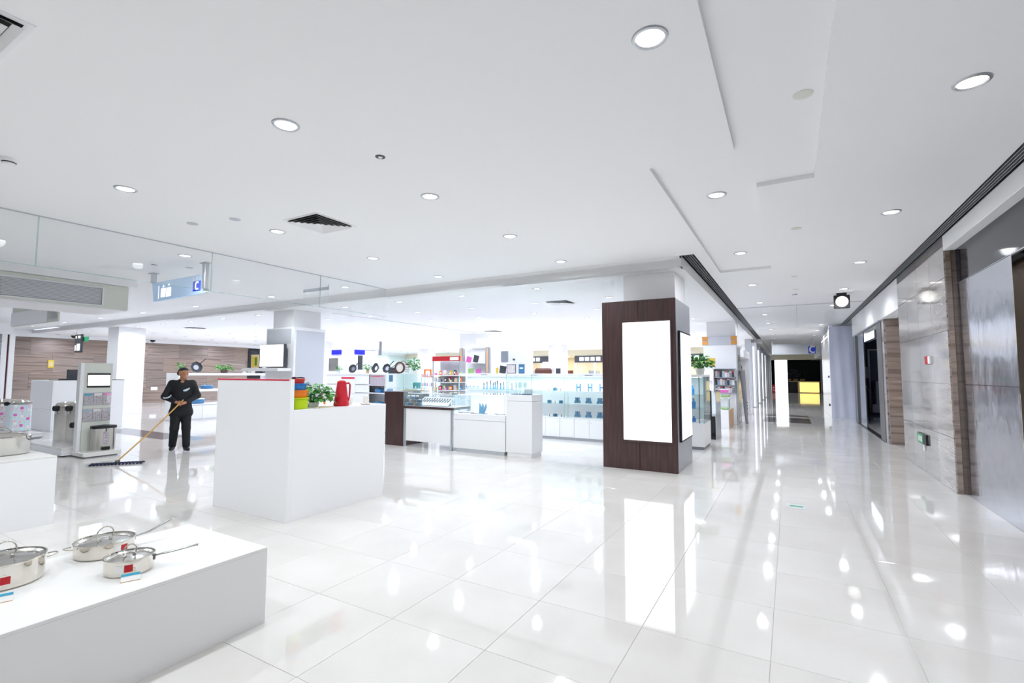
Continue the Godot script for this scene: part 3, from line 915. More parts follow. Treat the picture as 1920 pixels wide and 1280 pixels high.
func arc(c: Vector3, u: Vector3, v: Vector3, a0: float, a1: float, n: int) -> Array:
	var out := []
	for i in n + 1:
		var a := lerpf(a0, a1, float(i) / n)
		out.append(c + u * cos(a) + v * sin(a))
	return out

# a steel pan with lid, ring knob, label and either one long handle, or side loops
func steel_pan(label: String, at: Vector3, r: float, h: float, turn: float, long_handle: bool, loops: Array, sticker: float, rise := 0.03) -> Node3D:
	var p := thing("steel_pan", label, "pan", at, turn)
	part(p, "body", pan_mesh(r, h), "chrome")
	var st := stool()
	add_lathe(st, [Vector2(r * 0.985, h - 0.016), Vector2(r * 0.985, h - 0.006), Vector2(r * 0.9, h - 0.012), Vector2(r * 0.86, h - 0.016), Vector2(r * 0.5, h - 0.008), Vector2(0.0001, h - 0.004)], 48)
	var lid := part(p, "lid", done(st), "steel")
	st = stool()
	var kr := r * 0.29
	var al := 0.39 + PI / 2 - 0.45 + turn
	var ku := V(cos(al), 0, sin(al))
	add_tube(st, arc(V(0, h + kr * 0.72, 0), ku * kr, Vector3.UP * kr, -1.05, PI + 1.05, 22), 0.0042, 8)
	part(lid, "ring_knob", done(st), "chrome")
	st = stool()
	add_tube(st, [V(0, h - 0.004, 0) + ku * kr * 0.9, V(0, h + 0.004, 0) + ku * kr * 0.5], 0.006, 8)
	add_tube(st, [V(0, h - 0.004, 0) - ku * kr * 0.9, V(0, h + 0.004, 0) - ku * kr * 0.5], 0.006, 8)
	part(lid, "knob_foot", done(st), "steel")
	if long_handle:
		st = stool()
		add_tube(st, [V(r - 0.002, h * 0.72, 0), V(r + 0.03, h * 0.8, 0), V(r + 0.08, h * 0.86, 0), V(r + 0.2, h * 0.86 + rise, 0), V(r + 0.215, h * 0.86 + rise, 0)], 0.009, 10, 0.013, 0.5)
		var hd := part(p, "handle", done(st), "steel_mid")
		st = stool()
		add_box(st, V(r - 0.001, h * 0.5, -0.012), V(r + 0.006, h * 0.85, 0.012), 0.002)
		part(hd, "handle_bracket", done(st), "steel_dark")
	for a in loops:
		st = stool()
		var b := Basis(Vector3.UP, a)
		var pts := []
		for q in arc(V(r + 0.004, h * 0.78, 0), V(0, 0, 0.038), V(0.042, 0.006, 0), 0.0, PI, 14): pts.append(b * q)
		add_tube(st, pts, 0.0042, 8)
		part(p, "loop_handle", done(st), "chrome")
	# stickers wrapped on the side
	for q in [[0.0, 0.32, "red_label"], [0.34, 0.3, "paper"]]:
		st = stool()
		st.set_smooth_group(1)
		var n := 6
		for i in n:
			var a0: float = sticker + q[0] * 0.12 / r + q[1] * 0.12 / r * i / n
			var a1: float = sticker + q[0] * 0.12 / r + q[1] * 0.12 / r * (i + 1) / n
			var u0 := V(cos(a0), 0, sin(a0)) * (r + 0.0012)
			var u1 := V(cos(a1), 0, sin(a1)) * (r + 0.0012)
			var mid: float = minf(0.05, h * 0.5)
			quad(st, u0 + V(0, mid - 0.016, 0), u1 + V(0, mid - 0.016, 0), u1 + V(0, mid + 0.022, 0), u0 + V(0, mid + 0.022, 0), u0)
		part(p, "red_sticker" if q[2] == "red_label" else "white_sticker", done(st), q[2])
	return p

func price_card(label: String, at: Vector3, turn: float) -> void:
	var c := thing("price_card", label, "price card", at, turn)
	var st := stool()
	add_slab(st, PackedVector2Array([Vector2(-0.028, 0), Vector2(0.028, 0), Vector2(0.0, 0.03)]), -0.042, 0.042)
	part(c, "base", done(st), "paper", Vector3.ZERO, Vector3(0, PI / 2, 0))
	var q := bx(c, "card_face", V(-0.042, -0.002, -0.0015), V(0.042, 0.042, 0.0015), "paper", 0.0)
	q.position = V(0, 0.0165, 0.016)
	q.rotation.x = -0.75
	bx(q, "blue_header", V(-0.042, 0.008, 0.0015), V(0.042, 0.021, 0.003), "cyan_card", 0.0)
	bx(q, "wood_edge", V(-0.044, -0.024, -0.003), V(0.044, -0.021, 0.004), "wood_light", 0.0)

func leaf_mesh(l: float, w: float, fold: float) -> ArrayMesh:
	var key := "leaf %.3f %.3f %.2f" % [l, w, fold]
	if meshes.has(key): return meshes[key]
	var st := stool()
	st.set_smooth_group(1)
	var prof := [0.0, 0.75, 1.0, 0.85, 0.5, 0.0]
	for i in 5:
		for s in [-1.0, 1.0]:
			var x0 := l * i / 5.0
			var x1 := l * (i + 1) / 5.0
			var y0 := -l * 0.25 * pow(i / 5.0, 2)
			var y1 := -l * 0.25 * pow((i + 1) / 5.0, 2)
			var w0: float = prof[i] * w * 0.5
			var w1: float = prof[i + 1] * w * 0.5
			quad(st, V(x0, y0, 0), V(x0, y0 + fold * w0, s * w0), V(x1, y1 + fold * w1, s * w1), V(x1, y1, 0), Vector3.UP)
	meshes[key] = done(st)
	return meshes[key]

# a plant in a pot; leaves are parts where they are large enough to tell apart, else one mass of foliage
func plant(called: String, label: String, at: Vector3, pot_r: float, pot_h: float, spread: float, tall: float, n: int, leaf: float, pot_m: String, singly: bool, sd: int) -> Node3D:
	var p := thing(called, label, "plant", at)
	var r := RandomNumberGenerator.new()
	r.seed = sd
	var st := stool()
	add_lathe(st, [Vector2(0.0001, 0), Vector2(pot_r * 0.75, 0), Vector2(pot_r, pot_h * 0.9), Vector2(pot_r * 1.06, pot_h), Vector2(pot_r * 0.9, pot_h), Vector2(0.0001, pot_h * 0.93)], 20)
	part(p, "pot", done(st), pot_m)
	var stems := stool()
	var mass := {}
	for i in n:
		var a := r.randf() * TAU
		var d := sqrt(r.randf()) * spread
		var y := pot_h + tall * (0.15 + 0.85 * r.randf()) * (1.0 - 0.45 * pow(d / spread, 2))
		var e := V(cos(a) * d, y, sin(a) * d)
		if i % 2 == 0: add_tube(stems, [V(cos(a) * pot_r * 0.3, pot_h * 0.9, sin(a) * pot_r * 0.3), V(e.x * 0.5, (pot_h + y) * 0.55, e.z * 0.5), e], maxf(0.0018, leaf * 0.03), 5)
		var rot := Vector3(r.randf_range(-0.6, 0.6), -a + r.randf_range(-0.8, 0.8), r.randf_range(-0.5, 0.4))
		var m: String = ["leaf_a", "leaf_a", "leaf_b", "leaf_b", "leaf_c"][r.randi() % 5]
		var s := r.randf_range(0.75, 1.2)
		var lm := leaf_mesh(leaf, leaf * 0.72, 0.25)
		if singly:
			part(p, "leaf", lm, m, e, rot).scale = Vector3.ONE * s
		else:
			if not mass.has(m): mass[m] = stool()
			mass[m].append_from(lm, 0, Transform3D(Basis.from_euler(rot).scaled(Vector3.ONE * s), e))
	part(p, "stems", done(stems), "leaf_a")
	for m in mass:
		var o := part(p, "foliage", mass[m].commit(), m)
		o.set_meta("kind", "stuff")
	return p

func build_foreground() -> void:
	# low platform with pans
	var pf := thing("display_platform", "low glossy white display platform carrying steel pans", "platform", V(-2.985, 0, -2.013))
	bx(pf, "top", V(-0.95, 0.453, 0.0), V(0, 0.473, 3.0), "platform_white", 0.002)
	bx(pf, "front_board", V(-0.02, 0.0, 0.0), V(0, 0.453, 3.0), "platform_white", 0.001)
	bx(pf, "end_board", V(-0.95, 0.0, 0.0), V(-0.02, 0.453, 0.02), "platform_white", 0.001)
	bx(pf, "back_board", V(-0.95, 0.0, 0.02), V(-0.93, 0.453, 3.0), "platform_white", 0.001)
	steel_pan("small steel saucepan with glass-smooth lid and red sticker, beside price card", V(-3.31, 0.473, -1.38), 0.116, 0.09, 0.98, true, [], 0.98 + 0.25, 0.02)
	steel_pan("wide steel saute pan with lid, loop handle and long raised handle", V(-3.76, 0.473, -1.43), 0.15, 0.088, 1.45, true, [PI], 1.45 - 0.45, 0.05)
	steel_pan("large steel stew pot with lid and wire loop handles on platform", V(-3.71, 0.473, -0.965), 0.165, 0.132, 1.25, false, [0.0, PI], 1.25 + 0.08)
	price_card("small blue topped price card before the small steel saucepan", V(-3.165, 0.473, -1.33), 1.15)
	price_card("small blue topped price card before the large steel stew pot", V(-3.42, 0.473, -0.89), 1.2)
	# second platform with a big pot
	var p2 := thing("display_platform", "tall white display block carrying one wide steel casserole", "platform", V(-6.86, 0, -2.14))
	bx(p2, "top", V(-1.5, 0.69, 0), V(0, 0.71, 3.6), "white_gloss", 0.002)
	bx(p2, "front_board", V(-0.02, 0, 0), V(0, 0.69, 3.6), "white_satin", 0.001)
	bx(p2, "end_board", V(-1.5, 0, 0), V(-0.02, 0.69, 0.02), "white_satin", 0.001)
	bx(p2, "back_board", V(-1.5, 0, 0.02), V(-1.48, 0.69, 3.6), "white_satin", 0.001)
	var cp := thing("steel_casserole", "wide steel casserole with domed lid on tall white display block", "pot", V(-7.5, 0.71, -1.86), 1.1)
	part(cp, "body", pan_mesh(0.235, 0.19), "steel")
	var st := stool()
	add_lathe(st, [Vector2(0.238, 0.188), Vector2(0.238, 0.2), Vector2(0.19, 0.222), Vector2(0.09, 0.24), Vector2(0.0001, 0.245)], 48)
	var lid := part(cp, "lid", done(st), "chrome")
	st = stool()
	add_tube(st, arc(V(0, 0.235, 0), Vector3.RIGHT * 0.075, Vector3.UP * 0.055, 0.0, PI, 16), 0.006, 8)
	part(lid, "lid_handle", done(st), "chrome")
	st = stool()
	add_tube(st, [V(0.23, 0.15, 0.05), V(0.32, 0.16, 0.045), V(0.32, 0.16, -0.045), V(0.23, 0.15, -0.05)], 0.008, 8)
	part(cp, "side_handle", done(st), "steel_dark")
	# white block: tall screen panel and counter behind it
	var b := thing("display_block", "white display block with tall end panel and red stripe", "display block", V(-4.72, 0, -3.385))
	bx(b, "end_panel", V(-1.4, 0, -0.05), V(0, 1.535, 0), "white_satin", 0.0015)
	bx(b, "red_stripe", V(-1.4, 1.518, 0.0), V(-0.02, 1.535, 0.003), "red_stripe", 0.0)
	bx(b, "counter_top", V(-1.4, 1.175, -1.425), V(0, 1.198, -0.05), "white_satin", 0.0015)
	bx(b, "counter_front", V(-0.02, 0, -1.425), V(0, 1.175, -0.05), "white_satin", 0.0015)
	bx(b, "counter_back", V(-1.4, 0, -1.425), V(-1.38, 1.175, -0.05), "white_satin", 0.0015)
	bx(b, "counter_end", V(-1.38, 0, -1.425), V(-0.02, 1.175, -1.405), "white_satin", 0.0015)
	# stack of coloured bowls
	var names := ["lime green", "orange", "blue", "red"]
	var mats := ["lime", "orange", "azure", "red_bowl"]
	var ys := [1.198, 1.322, 1.408, 1.485]
	var hs := [0.13, 0.09, 0.08, 0.055]
	var rs := [0.118, 0.11, 0.092, 0.072]
	for i in 4:
		var bw := thing("mixing_bowl", "%s round tub in the stack on the white counter" % names[i], "tub", V(-4.86, ys[i], -3.58))
		st = stool()
		var r: float = rs[i]
		var h: float = hs[i]
		add_lathe(st, [Vector2(0.0001, 0), Vector2(r * 0.86, 0), Vector2(r * 0.92, 0.008), Vector2(r, h - 0.012)], 36)
		part(bw, "body", done(st), mats[i])
		st = stool()
		add_lathe(st, [Vector2(r, h - 0.013), Vector2(r + 0.008, h - 0.012), Vector2(r + 0.008, h - 0.001), Vector2(r - 0.002, h - 0.001), Vector2(0.0001, h - 0.006)], 36)
		part(bw, "rim", done(st), mats[i])
		if i == 3:
			st = stool()
			add_lathe(st, [Vector2(0.0001, h - 0.006), Vector2(0.02, h - 0.002), Vector2(0.02, h + 0.018), Vector2(0.0001, h + 0.02)], 16, V(-0.015, 0, 0.045))
			part(bw, "knob", done(st), "black")
			st = stool()
			add_tube(st, [V(-0.01, h + 0.008, 0.03), V(0, h + 0.012, -0.03), V(0.0, h + 0.008, -0.08)], 0.007, 8)
			part(bw, "handle", done(st), "black")
	plant("ivy_plant", "leafy green pothos plant trailing on the white counter", V(-4.95, 1.198, -3.86), 0.07, 0.06, 0.21, 0.24, 170, 0.075, "ceramic", true, 5)
	# red jug
	var j := thing("thermos_jug", "tall red thermos jug standing on the white counter", "jug", V(-4.86, 1.198, -4.2), 0.7)
	st = stool()
	add_lathe(st, [Vector2(0.0001, 0), Vector2(0.088, 0), Vector2(0.094, 0.01), Vector2(0.09, 0.04), Vector2(0.072, 0.15), Vector2(0.056, 0.27), Vector2(0.054, 0.3), Vector2(0.047, 0.3), Vector2(0.044, 0.28), Vector2(0.0001, 0.28)], 40)
	part(j, "body", done(st), "red")
	st = stool()
	add_lathe(st, [Vector2(0.046, 0.295), Vector2(0.046, 0.305), Vector2(0.03, 0.316), Vector2(0.0001, 0.318)], 28)
	part(j, "lid", done(st), "red")
	st = stool()
	add_tube(st, [V(0.05, 0.275, 0), V(0.085, 0.285, 0), V(0.1, 0.26, 0), V(0.098, 0.17, 0), V(0.092, 0.1, 0), V(0.082, 0.06, 0)], 0.012, 10, 0.009)
	part(j, "handle", done(st), "red")
	st = stool()
	add_lathe(st, [Vector2(0.0001, 0), Vector2(0.03, 0), Vector2(0.036, 0.01), Vector2(0.042, 0.085), Vector2(0.038, 0.085), Vector2(0.033, 0.012), Vector2(0.0001, 0.01)], 28)
	var cup_mesh := done(st)
	st = stool()
	add_lathe(st, [Vector2(0.0001, 0), Vector2(0.05, 0), Vector2(0.075, 0.012), Vector2(0.072, 0.015), Vector2(0.04, 0.006), Vector2(0.0001, 0.006)], 28)
	var saucer := done(st)
	var c1 := thing("white_cup", "plain white cup standing on a saucer on white counter", "cup", V(-4.86, 1.213, -4.6))
	part(c1, "bowl", cup_mesh, "ceramic")
	st = stool()
	add_tube(st, arc(V(0.038, 0.05, 0), V(0, 0.02, 0), V(0.022, 0, 0), -0.3, PI + 0.3, 10), 0.004, 6)
	part(c1, "handle", done(st), "ceramic")
	var s1 := thing("saucer", "shallow white saucer under the white cup", "saucer", V(-4.86, 1.198, -4.6))
	part(s1, "dish", saucer, "ceramic")
	st = stool()
	add_lathe(st, [Vector2(0.03, -0.0), Vector2(0.032, 0.002), Vector2(0.028, 0.003)], 20)
	part(s1, "foot_ring", done(st), "ceramic")
	var c2 := thing("white_cup", "plain white tumbler behind the red thermos jug", "cup", V(-4.98, 1.198, -4.44))
	part(c2, "bowl", cup_mesh, "ceramic")
	bx(c2, "print_band", V(-0.003, 0.05, 0.0385), V(0.003, 0.06, 0.0395), "paper", 0.0)
	var tr := thing("wooden_board", "pale wooden serving board lying before the pothos plant", "board", V(-4.78, 1.198, -3.9), 0.2)
	bx(tr, "plank", V(-0.03, 0, -0.12), V(0.03, 0.012, 0.12), "beige", 0.004)
	bx(tr, "grip", V(-0.012, 0.001, 0.12), V(0.012, 0.011, 0.17), "beige", 0.003)
	# clear kettle and coloured figurine on the far side of the counter
	var kt := thing("glass_kettle", "clear blue tinted glass kettle behind the pothos plant", "kettle", V(-5.6, 1.198, -4.15))
	st = stool()
	add_lathe(st, [Vector2(0.0001, 0), Vector2(0.1, 0), Vector2(0.12, 0.06), Vector2(0.1, 0.16), Vector2(0.06, 0.2), Vector2(0.055, 0.2), Vector2(0.095, 0.155), Vector2(0.115, 0.06), Vector2(0.095, 0.006), Vector2(0.0001, 0.006)], 28)
	part(kt, "body", done(st), "pane_cyan")
	st = stool()
	add_tube(st, [V(0.03, 0.2, 0), V(0.12, 0.26, -0.02), V(0.18, 0.24, -0.04)], 0.012, 8)
	part(kt, "handle", done(st), "steel_dark")
	st = stool()
	add_lathe(st, [Vector2(0.06, 0.2), Vector2(0.04, 0.215), Vector2(0.0001, 0.22)], 24)
	part(kt, "lid", done(st), "steel")
	var pr := thing("paring_tool", "orange handled kitchen peeler leaning above the pothos plant", "peeler", V(-5.3, 1.198, -4.3), 0.4)
	st = stool()
	add_tube(st, [V(0, 0.0, -0.02), V(0, 0.1, 0.05), V(0, 0.15, 0.12)], 0.014, 8, 0.01)
	part(pr, "handle", done(st), "orange")
	st = stool()
	add_tube(st, [V(0, 0.15, 0.12), V(0, 0.2, 0.14), V(0, 0.26, 0.12)], 0.006, 6, 0.003)
	part(pr, "blade", done(st), "steel_dark")

func build_left_shop() -> void:
	# canopy of the appliance shop with a louvred grille
	var c := thing("shop_canopy", "cream shop canopy with wide louvred grille below the bulkhead", "canopy", V(-12.0, 0, -4.7))
	bx(c, "fascia", V(-0.12, 3.31, 0), V(0, 3.39, 12), "cream", 0.004)
	bx(c, "fascia", V(-0.12, 2.9, 0), V(0, 2.96, 12), "cream", 0.004)
	bx(c, "fascia", V(-0.12, 2.96, 0), V(0, 3.31, 0.42), "cream", 0.0)
	bx(c, "grille_back", V(-0.12, 2.96, 0.42), V(-0.016, 3.31, 12), "wall_white", 0.0)
	bx(c, "grille_frame", V(-0.02, 2.945, 0.40), V(0.012, 2.965, 8.0), "white_satin", 0.003)
	bx(c, "grille_frame", V(-0.02, 3.305, 0.40), V(0.012, 3.325, 8.0), "white_satin", 0.003)
	bx(c, "grille_frame", V(-0.02, 2.945, 0.40), V(0.012, 3.325, 0.425), "white_satin", 0.003)
	for i in 13: bx(c, "louvre", V(-0.016, 2.972 + i * 0.026, 0.425), V(-0.004, 2.976 + i * 0.026, 8.0), "grey", 0.0)
	for z in [2.4, 3.9]: bx(c, "louvre_stay", V(-0.016, 2.965, z), V(-0.008, 3.305, z + 0.012), "grey_light", 0.0)
	bx(c, "soffit", V(-1.3, 2.88, 0), V(0, 2.9, 12), "white_satin", 0.0)
	bx(c, "end_fascia", V(-1.3, 2.9, -0.02), V(0, 3.39, 0), "cream", 0.0)
	bx(c, "back_board", V(-1.34, 2.88, -0.02), V(-1.3, 3.39, 12), "cream", 0.0)
	var c2 := thing("shop_canopy", "second pale canopy with small grille deeper in the appliance shop", "canopy", V(-14.6, 2.78, -4.4))
	bx(c2, "board", V(-3.0, 0, -0.04), V(0, 0.615, 0), "cream", 0.004)
	bx(c2, "lightbox", V(-3.0, 0.02, 0.0), V(-0.6, 0.36, 0.02), "white_satin", 0.004)
	for i in 6: bx(c2, "louvre", V(-0.5, 0.08 + i * 0.045, 0), V(-0.05, 0.1 + i * 0.045, 0.02), "grey_light", 0.0)
	# bright white framed display front at the left end of the stone wall
	var w := thing("shop_window", "white framed bright shop window beside the stone wall", "shop window", V(-25.0, 0, -6.3))
	bx(w, "header", V(-0.1, 3.0, 0), V(0.1, 3.39, 5), "white_satin", 0.004)
	bx(w, "post", V(-0.12, 0, -0.05), V(0.12, 3.0, 0.1), "white_satin", 0.006)
	bx(w, "dark_gap", V(-0.05, 0, 0.1), V(0.05, 3.0, 0.15), "maroon", 0.0)
	bx(w, "post", V(-0.1, 0, 0.15), V(0.1, 3.0, 0.3), "white_satin", 0.006)
	bx(w, "back_panel", V(-0.08, 0, 0.3), V(-0.04, 3.0, 5), "white_satin", 0.0)
	for i in 6: bx(w, "shelf", V(-0.04, 0.4 + i * 0.45, 0.3), V(0.16, 0.42 + i * 0.45, 5), "white_satin", 0.0)
	for i in 18:
		var st := stool()
		add_lathe(st, [Vector2(0.0001, 0), Vector2(0.05, 0), Vector2(0.06, 0.1), Vector2(0.03, 0.2), Vector2(0.0001, 0.21)], 12)
		var bt := thing("display_jar", "%s jar on the %s shelf of the white shop window" % ["slate blue" if i % 3 else "pale grey", ["lowest", "second", "third", "fourth", "fifth", "top"][i % 6]], "jar", V(-24.92, 0.42 + (i % 6) * 0.45, -5.8 + (i / 6) * 0.35), 0.0, "jars in the white shop window")
		part(bt, "body", done(st), "steel_blue" if i % 3 else "grey_light")
		bx(bt, "stopper", V(-0.015, 0.2, -0.015), V(0.015, 0.235, 0.015), "grey_dark", 0.004)
	# white counter with a dark laptop before the stone wall
	var ct := thing("cash_counter", "plain white cash counter standing before the brown stone wall", "counter", V(-17.4, 0, -5.27))
	bx(ct, "front_panel", V(-1.6, 0, 0.0), V(0, 0.58, 0.03), "white_satin", 0.004)
	bx(ct, "front_panel", V(-1.6, 0.59, 0.0), V(0, 1.36, 0.03), "white_satin", 0.004)
	bx(ct, "side_panel", V(-0.03, 0, -1.6), V(0.0, 0.58, 0.0), "white_satin", 0.004)
	bx(ct, "side_panel", V(-0.03, 0.59, -1.6), V(0.0, 1.36, 0.0), "white_satin", 0.004)
	bx(ct, "top", V(-1.6, 1.36, -1.6), V(0.0, 1.385, 0.03), "white_satin", 0.004)
	bx(ct, "work_top", V(-0.6, 1.385, -1.6), V(0.0, 1.4, -0.05), "black", 0.004)
	bx(ct, "plinth", V(-1.5, 0, -1.55), V(-0.1, 0.05, -0.1), "grey", 0.0)
	var lp := thing("card_terminal", "dark upright terminal with trailing cable on the white cash counter", "terminal", V(-17.65, 1.4, -5.7))
	bx(lp, "screen_back", V(-0.03, 0.0, -0.42), V(0.03, 0.29, 0.1), "grey_dark", 0.01)
	bx(lp, "base", V(-0.1, 0, -0.7), V(0.12, 0.03, 0.25), "grey_dark", 0.008)
	var st := stool()
	add_tube(st, [V(0.05, 0.02, -0.42), V(0.08, 0.06, -0.55), V(0.1, 0.02, -0.7)], 0.02, 6)
	part(lp, "cable", done(st), "black")
	# plinth with three steel pedal bins
	var pl := thing("bin_plinth", "low white plinth carrying three tall steel bins", "platform", V(-12.02, 0, -3.8))
	bx(pl, "deck", V(-1.9, 0.12, -0.75), V(0, 0.17, 0), "white_gloss", 0.004)
	bx(pl, "skirt", V(-1.9, 0.02, -0.75), V(0, 0.12, 0), "white_satin", 0.002)
	bx(pl, "foot", V(-1.8, 0, -0.7), V(-0.1, 0.02, -0.06), "grey", 0.0)
	for a in [[-13.28, -4.25, 0.82, "tall steel bin with black knob at far end of bin plinth"], [-12.79, -4.3, 0.84, "tall steel bin with black knob in middle of bin plinth"], [-12.38, -4.25, 0.47, "short steel bin with black knob beside the brochure stand"]]:
		var b := thing("steel_bin", a[3], "bin", V(a[0], 0.17, a[1]))
		var h: float = a[2]
		st = stool()
		add_lathe(st, [Vector2(0.0001, 0), Vector2(0.185, 0), Vector2(0.19, 0.01), Vector2(0.19, h * 0.86)], 36)
		part(b, "body", done(st), "steel")
		st = stool()
		add_lathe(st, [Vector2(0.187, h * 0.865), Vector2(0.187, h * 0.92), Vector2(0.16, h * 0.975), Vector2(0.09, h), Vector2(0.0001, h + 0.004)], 36)
		part(b, "lid", done(st), "chrome")
		st = stool()
		add_lathe(st, [Vector2(0.0001, -0.06), Vector2(0.05, -0.05), Vector2(0.062, 0.0), Vector2(0.05, 0.05), Vector2(0.0001, 0.06)], 16)
		part(b, "knob", done(st), "black", V(0.06, h * 0.84, 0.195))
		bx(b, "tag", V(0.02, h * 0.7, 0.186), V(0.08, h * 0.76, 0.194), "paper", 0.0)
	# brochure stand with a small screen
	var ks := thing("brochure_stand", "tall white stand with small screen and brochure pockets", "stand", V(-11.9, 0, -3.99))
	bx(ks, "side_board", V(-0.09, 0.1, -0.03), V(0.05, 1.79, 0.03), "white_satin", 0.004)
	bx(ks, "back_board", V(-0.08, 0.1, -0.5), V(-0.0, 1.79, -0.03), "cream", 0.004)
	bx(ks, "base", V(-0.1, 0.02, -0.55), V(0.44, 0.1, 0.05), "white_gloss", 0.006)
	bx(ks, "foot", V(-0.08, 0, -0.5), V(0.4, 0.02, 0.0), "grey", 0.0)
	var sc := bx(ks, "screen_frame", V(0.0, 1.31, -0.465), V(0.02, 1.59, -0.095), "black", 0.004)
	bx(sc, "screen", V(0.01, -0.105, -0.178), V(0.013, 0.105, 0.178), "screen_white", 0.0)
	bx(ks, "lower_panel", V(0.0, 0.1, -0.49), V(0.03, 0.64, -0.04), "cream", 0.004)
	bx(ks, "acrylic_front", V(0.045, 0.66, -0.48), V(0.049, 0.9, -0.05), "acrylic", 0.0)
	bx(ks, "acrylic_front", V(0.035, 0.97, -0.48), V(0.039, 1.2, -0.05), "acrylic", 0.0)
	for i in 6:
		var q := thing("brochure", "%s printed brochure in the %s pocket row of white stand" % [["blue titled", "plain", "grey titled", "cyan titled", "white titled", "pink titled"][i], ["lower", "upper"][i / 3]], "brochure", V(-11.895, 0.66 + 0.31 * (i / 3), -4.115 - 0.15 * (i % 3)), 0.0, "brochures in the white stand")
		bx(q, "cover", V(0, 0, -0.068), V(0.012, 0.24, 0.068), "brochure", 0.0)
		bx(q, "title_band", V(0.012, 0.18, -0.06), V(0.014, 0.225, 0.06), ["sign_grey", "paper", "grey_light", "cyan_card", "paper", "pink"][i], 0.0)
	var pb := thing("pedal_bin", "flat steel pedal bin with black lid on brochure stand base", "bin", V(-11.7, 0.1, -4.32))
	st = stool()
	var outline := []
	for i in 24:
		var a := TAU * i / 24
		outline.append(Vector2(signf(cos(a)) * pow(absf(cos(a)), 0.6) * 0.11, signf(sin(a)) * pow(absf(sin(a)), 0.5) * 0.185))
	for i in 24:
		var u: Vector2 = outline[i]
		var v: Vector2 = outline[(i + 1) % 24]
		st.set_smooth_group(1)
		quad(st, V(u.x, 0, u.y), V(v.x, 0, v.y), V(v.x * 1.05, 0.42, v.y * 1.05), V(u.x * 1.05, 0.42, u.y * 1.05), V(u.x, 0, u.y))
	part(pb, "body", done(st), "steel")
	st = stool()
	for i in 24:
		var u: Vector2 = outline[i] * 1.08
		var v: Vector2 = outline[(i + 1) % 24] * 1.08
		quad(st, V(u.x, 0.42, u.y), V(v.x, 0.42, v.y), V(v.x, 0.47, v.y), V(u.x, 0.47, u.y), V(u.x, 0, u.y))
		tri(st, V(u.x, 0.47, u.y), V(v.x, 0.47, v.y), V(0, 0.49, 0), Vector3.UP)
		tri(st, V(u.x, 0.42, u.y), V(v.x, 0.42, v.y), V(0, 0.42, 0), Vector3.DOWN)
	part(pb, "lid", done(st), "black")
	bx(pb, "pedal", V(0.1, 0.01, -0.07), V(0.15, 0.07, 0.06), "black", 0.01)
	bx(pb, "care_label", V(0.111, 0.12, -0.04), V(0.119, 0.36, 0.04), "brochure", 0.0)
	bx(pb, "lid_cord", V(0.118, 0.36, -0.005), V(0.124, 0.43, 0.005), "black", 0.0)
	# flowered bin and a printed box
	var p2 := thing("bin_plinth", "low white plinth carrying the flowered bins", "platform", V(-15.0, 0, -3.84))
	bx(p2, "deck", V(-3.0, 0.17, -0.56), V(0, 0.22, 0), "white_gloss", 0.004)
	bx(p2, "skirt", V(-3.0, 0.0, -0.56), V(0, 0.17, 0), "white_satin", 0.002)
	for a in [[-15.82, -4.18, 0.6, 0.0, "pale blue flowered bin with silver rim lid"], [-16.5, -4.12, 0.62, 0.0, "multicoloured printed bin behind the pale flowered bin"]]:
		var b := thing("flower_bin", a[4], "bin", V(a[0], 0.22, a[1]))
		bx(b, "body", V(-0.22, 0, -0.18), V(0.22, 0.64, 0.18), "floral" if a[0] > -16 else "motley", 0.03)
		bx(b, "lid", V(-0.225, 0.65, -0.185), V(0.225, 0.69, 0.185), "chrome", 0.015)
		st = stool()
		add_lathe(st, [Vector2(0.18, 0.69), Vector2(0.15, 0.73), Vector2(0.0001, 0.75)], 24)
		part(b, "dome", done(st), "chrome")
		st = stool()
		add_lathe(st, [Vector2(0.0001, -0.05), Vector2(0.04, -0.04), Vector2(0.05, 0.0), Vector2(0.04, 0.04), Vector2(0.0001, 0.05)], 14)
		part(b, "knob", done(st), "black", V(-0.08, 0.65, 0.19))
		# flowers printed on the side
		for i in 9:
			st = stool()
			add_lathe(st, [Vector2(0.0001, 0.003), Vector2(0.03, 0.002), Vector2(0.034, 0.0)], 10)
			part(b, "printed_flower", done(st), "pink" if i % 2 else "paper", V(0.222, 0.1 + (i % 3) * 0.2 + 0.05 * (i / 3), -0.11 + (i / 3) * 0.11), Vector3(0, 0, -PI / 2))
	# wall fittings
	var sl := thing("notice_plate", "small yellow notice plate on the brown stone wall", "notice", V(-29.98, 2.0, -8.9))
	bx(sl, "plate", V(0, -0.18, -0.11), V(0.02, 0.18, 0.11), "yellow", 0.004)
	bx(sl, "print", V(0.02, -0.1, -0.07), V(0.023, 0.1, 0.07), "beige", 0.0)
	var so := thing("wall_socket", "white socket plate low on the brown stone wall", "socket", V(-29.98, 0.75, -13.2))
	bx(so, "plate", V(0, -0.09, -0.16), V(0.02, 0.09, 0.16), "white_satin", 0.004)
	bx(so, "switch", V(0.02, -0.05, -0.1), V(0.03, 0.05, 0.1), "paper", 0.004)
	for z in [-9.6, -12.9]:
		var cm := thing("dome_camera", "black dome camera under the white fascia of stone wall", "camera", V(-29.7, 3.4, z), 0.0, "dome cameras over the stone wall")
		st = stool()
		add_lathe(st, [Vector2(0.0001, -0.16), Vector2(0.08, -0.13), Vector2(0.12, -0.06), Vector2(0.13, 0.0)], 18)
		part(cm, "dome", done(st), "black_gloss")
		bx(cm, "base", V(-0.14, 0.0, -0.14), V(0.14, 0.03, 0.14), "white_satin", 0.01)
	# open white shelf unit behind the person
	var u := thing("shelf_unit", "open white shelf unit with low cabinets behind the person", "shelf unit", V(-17.62, 0, -8.46))
	bx(u, "end_panel", V(-0.8, 0, -0.06), V(0.0, 1.6, 0), "white_satin", 0.004)
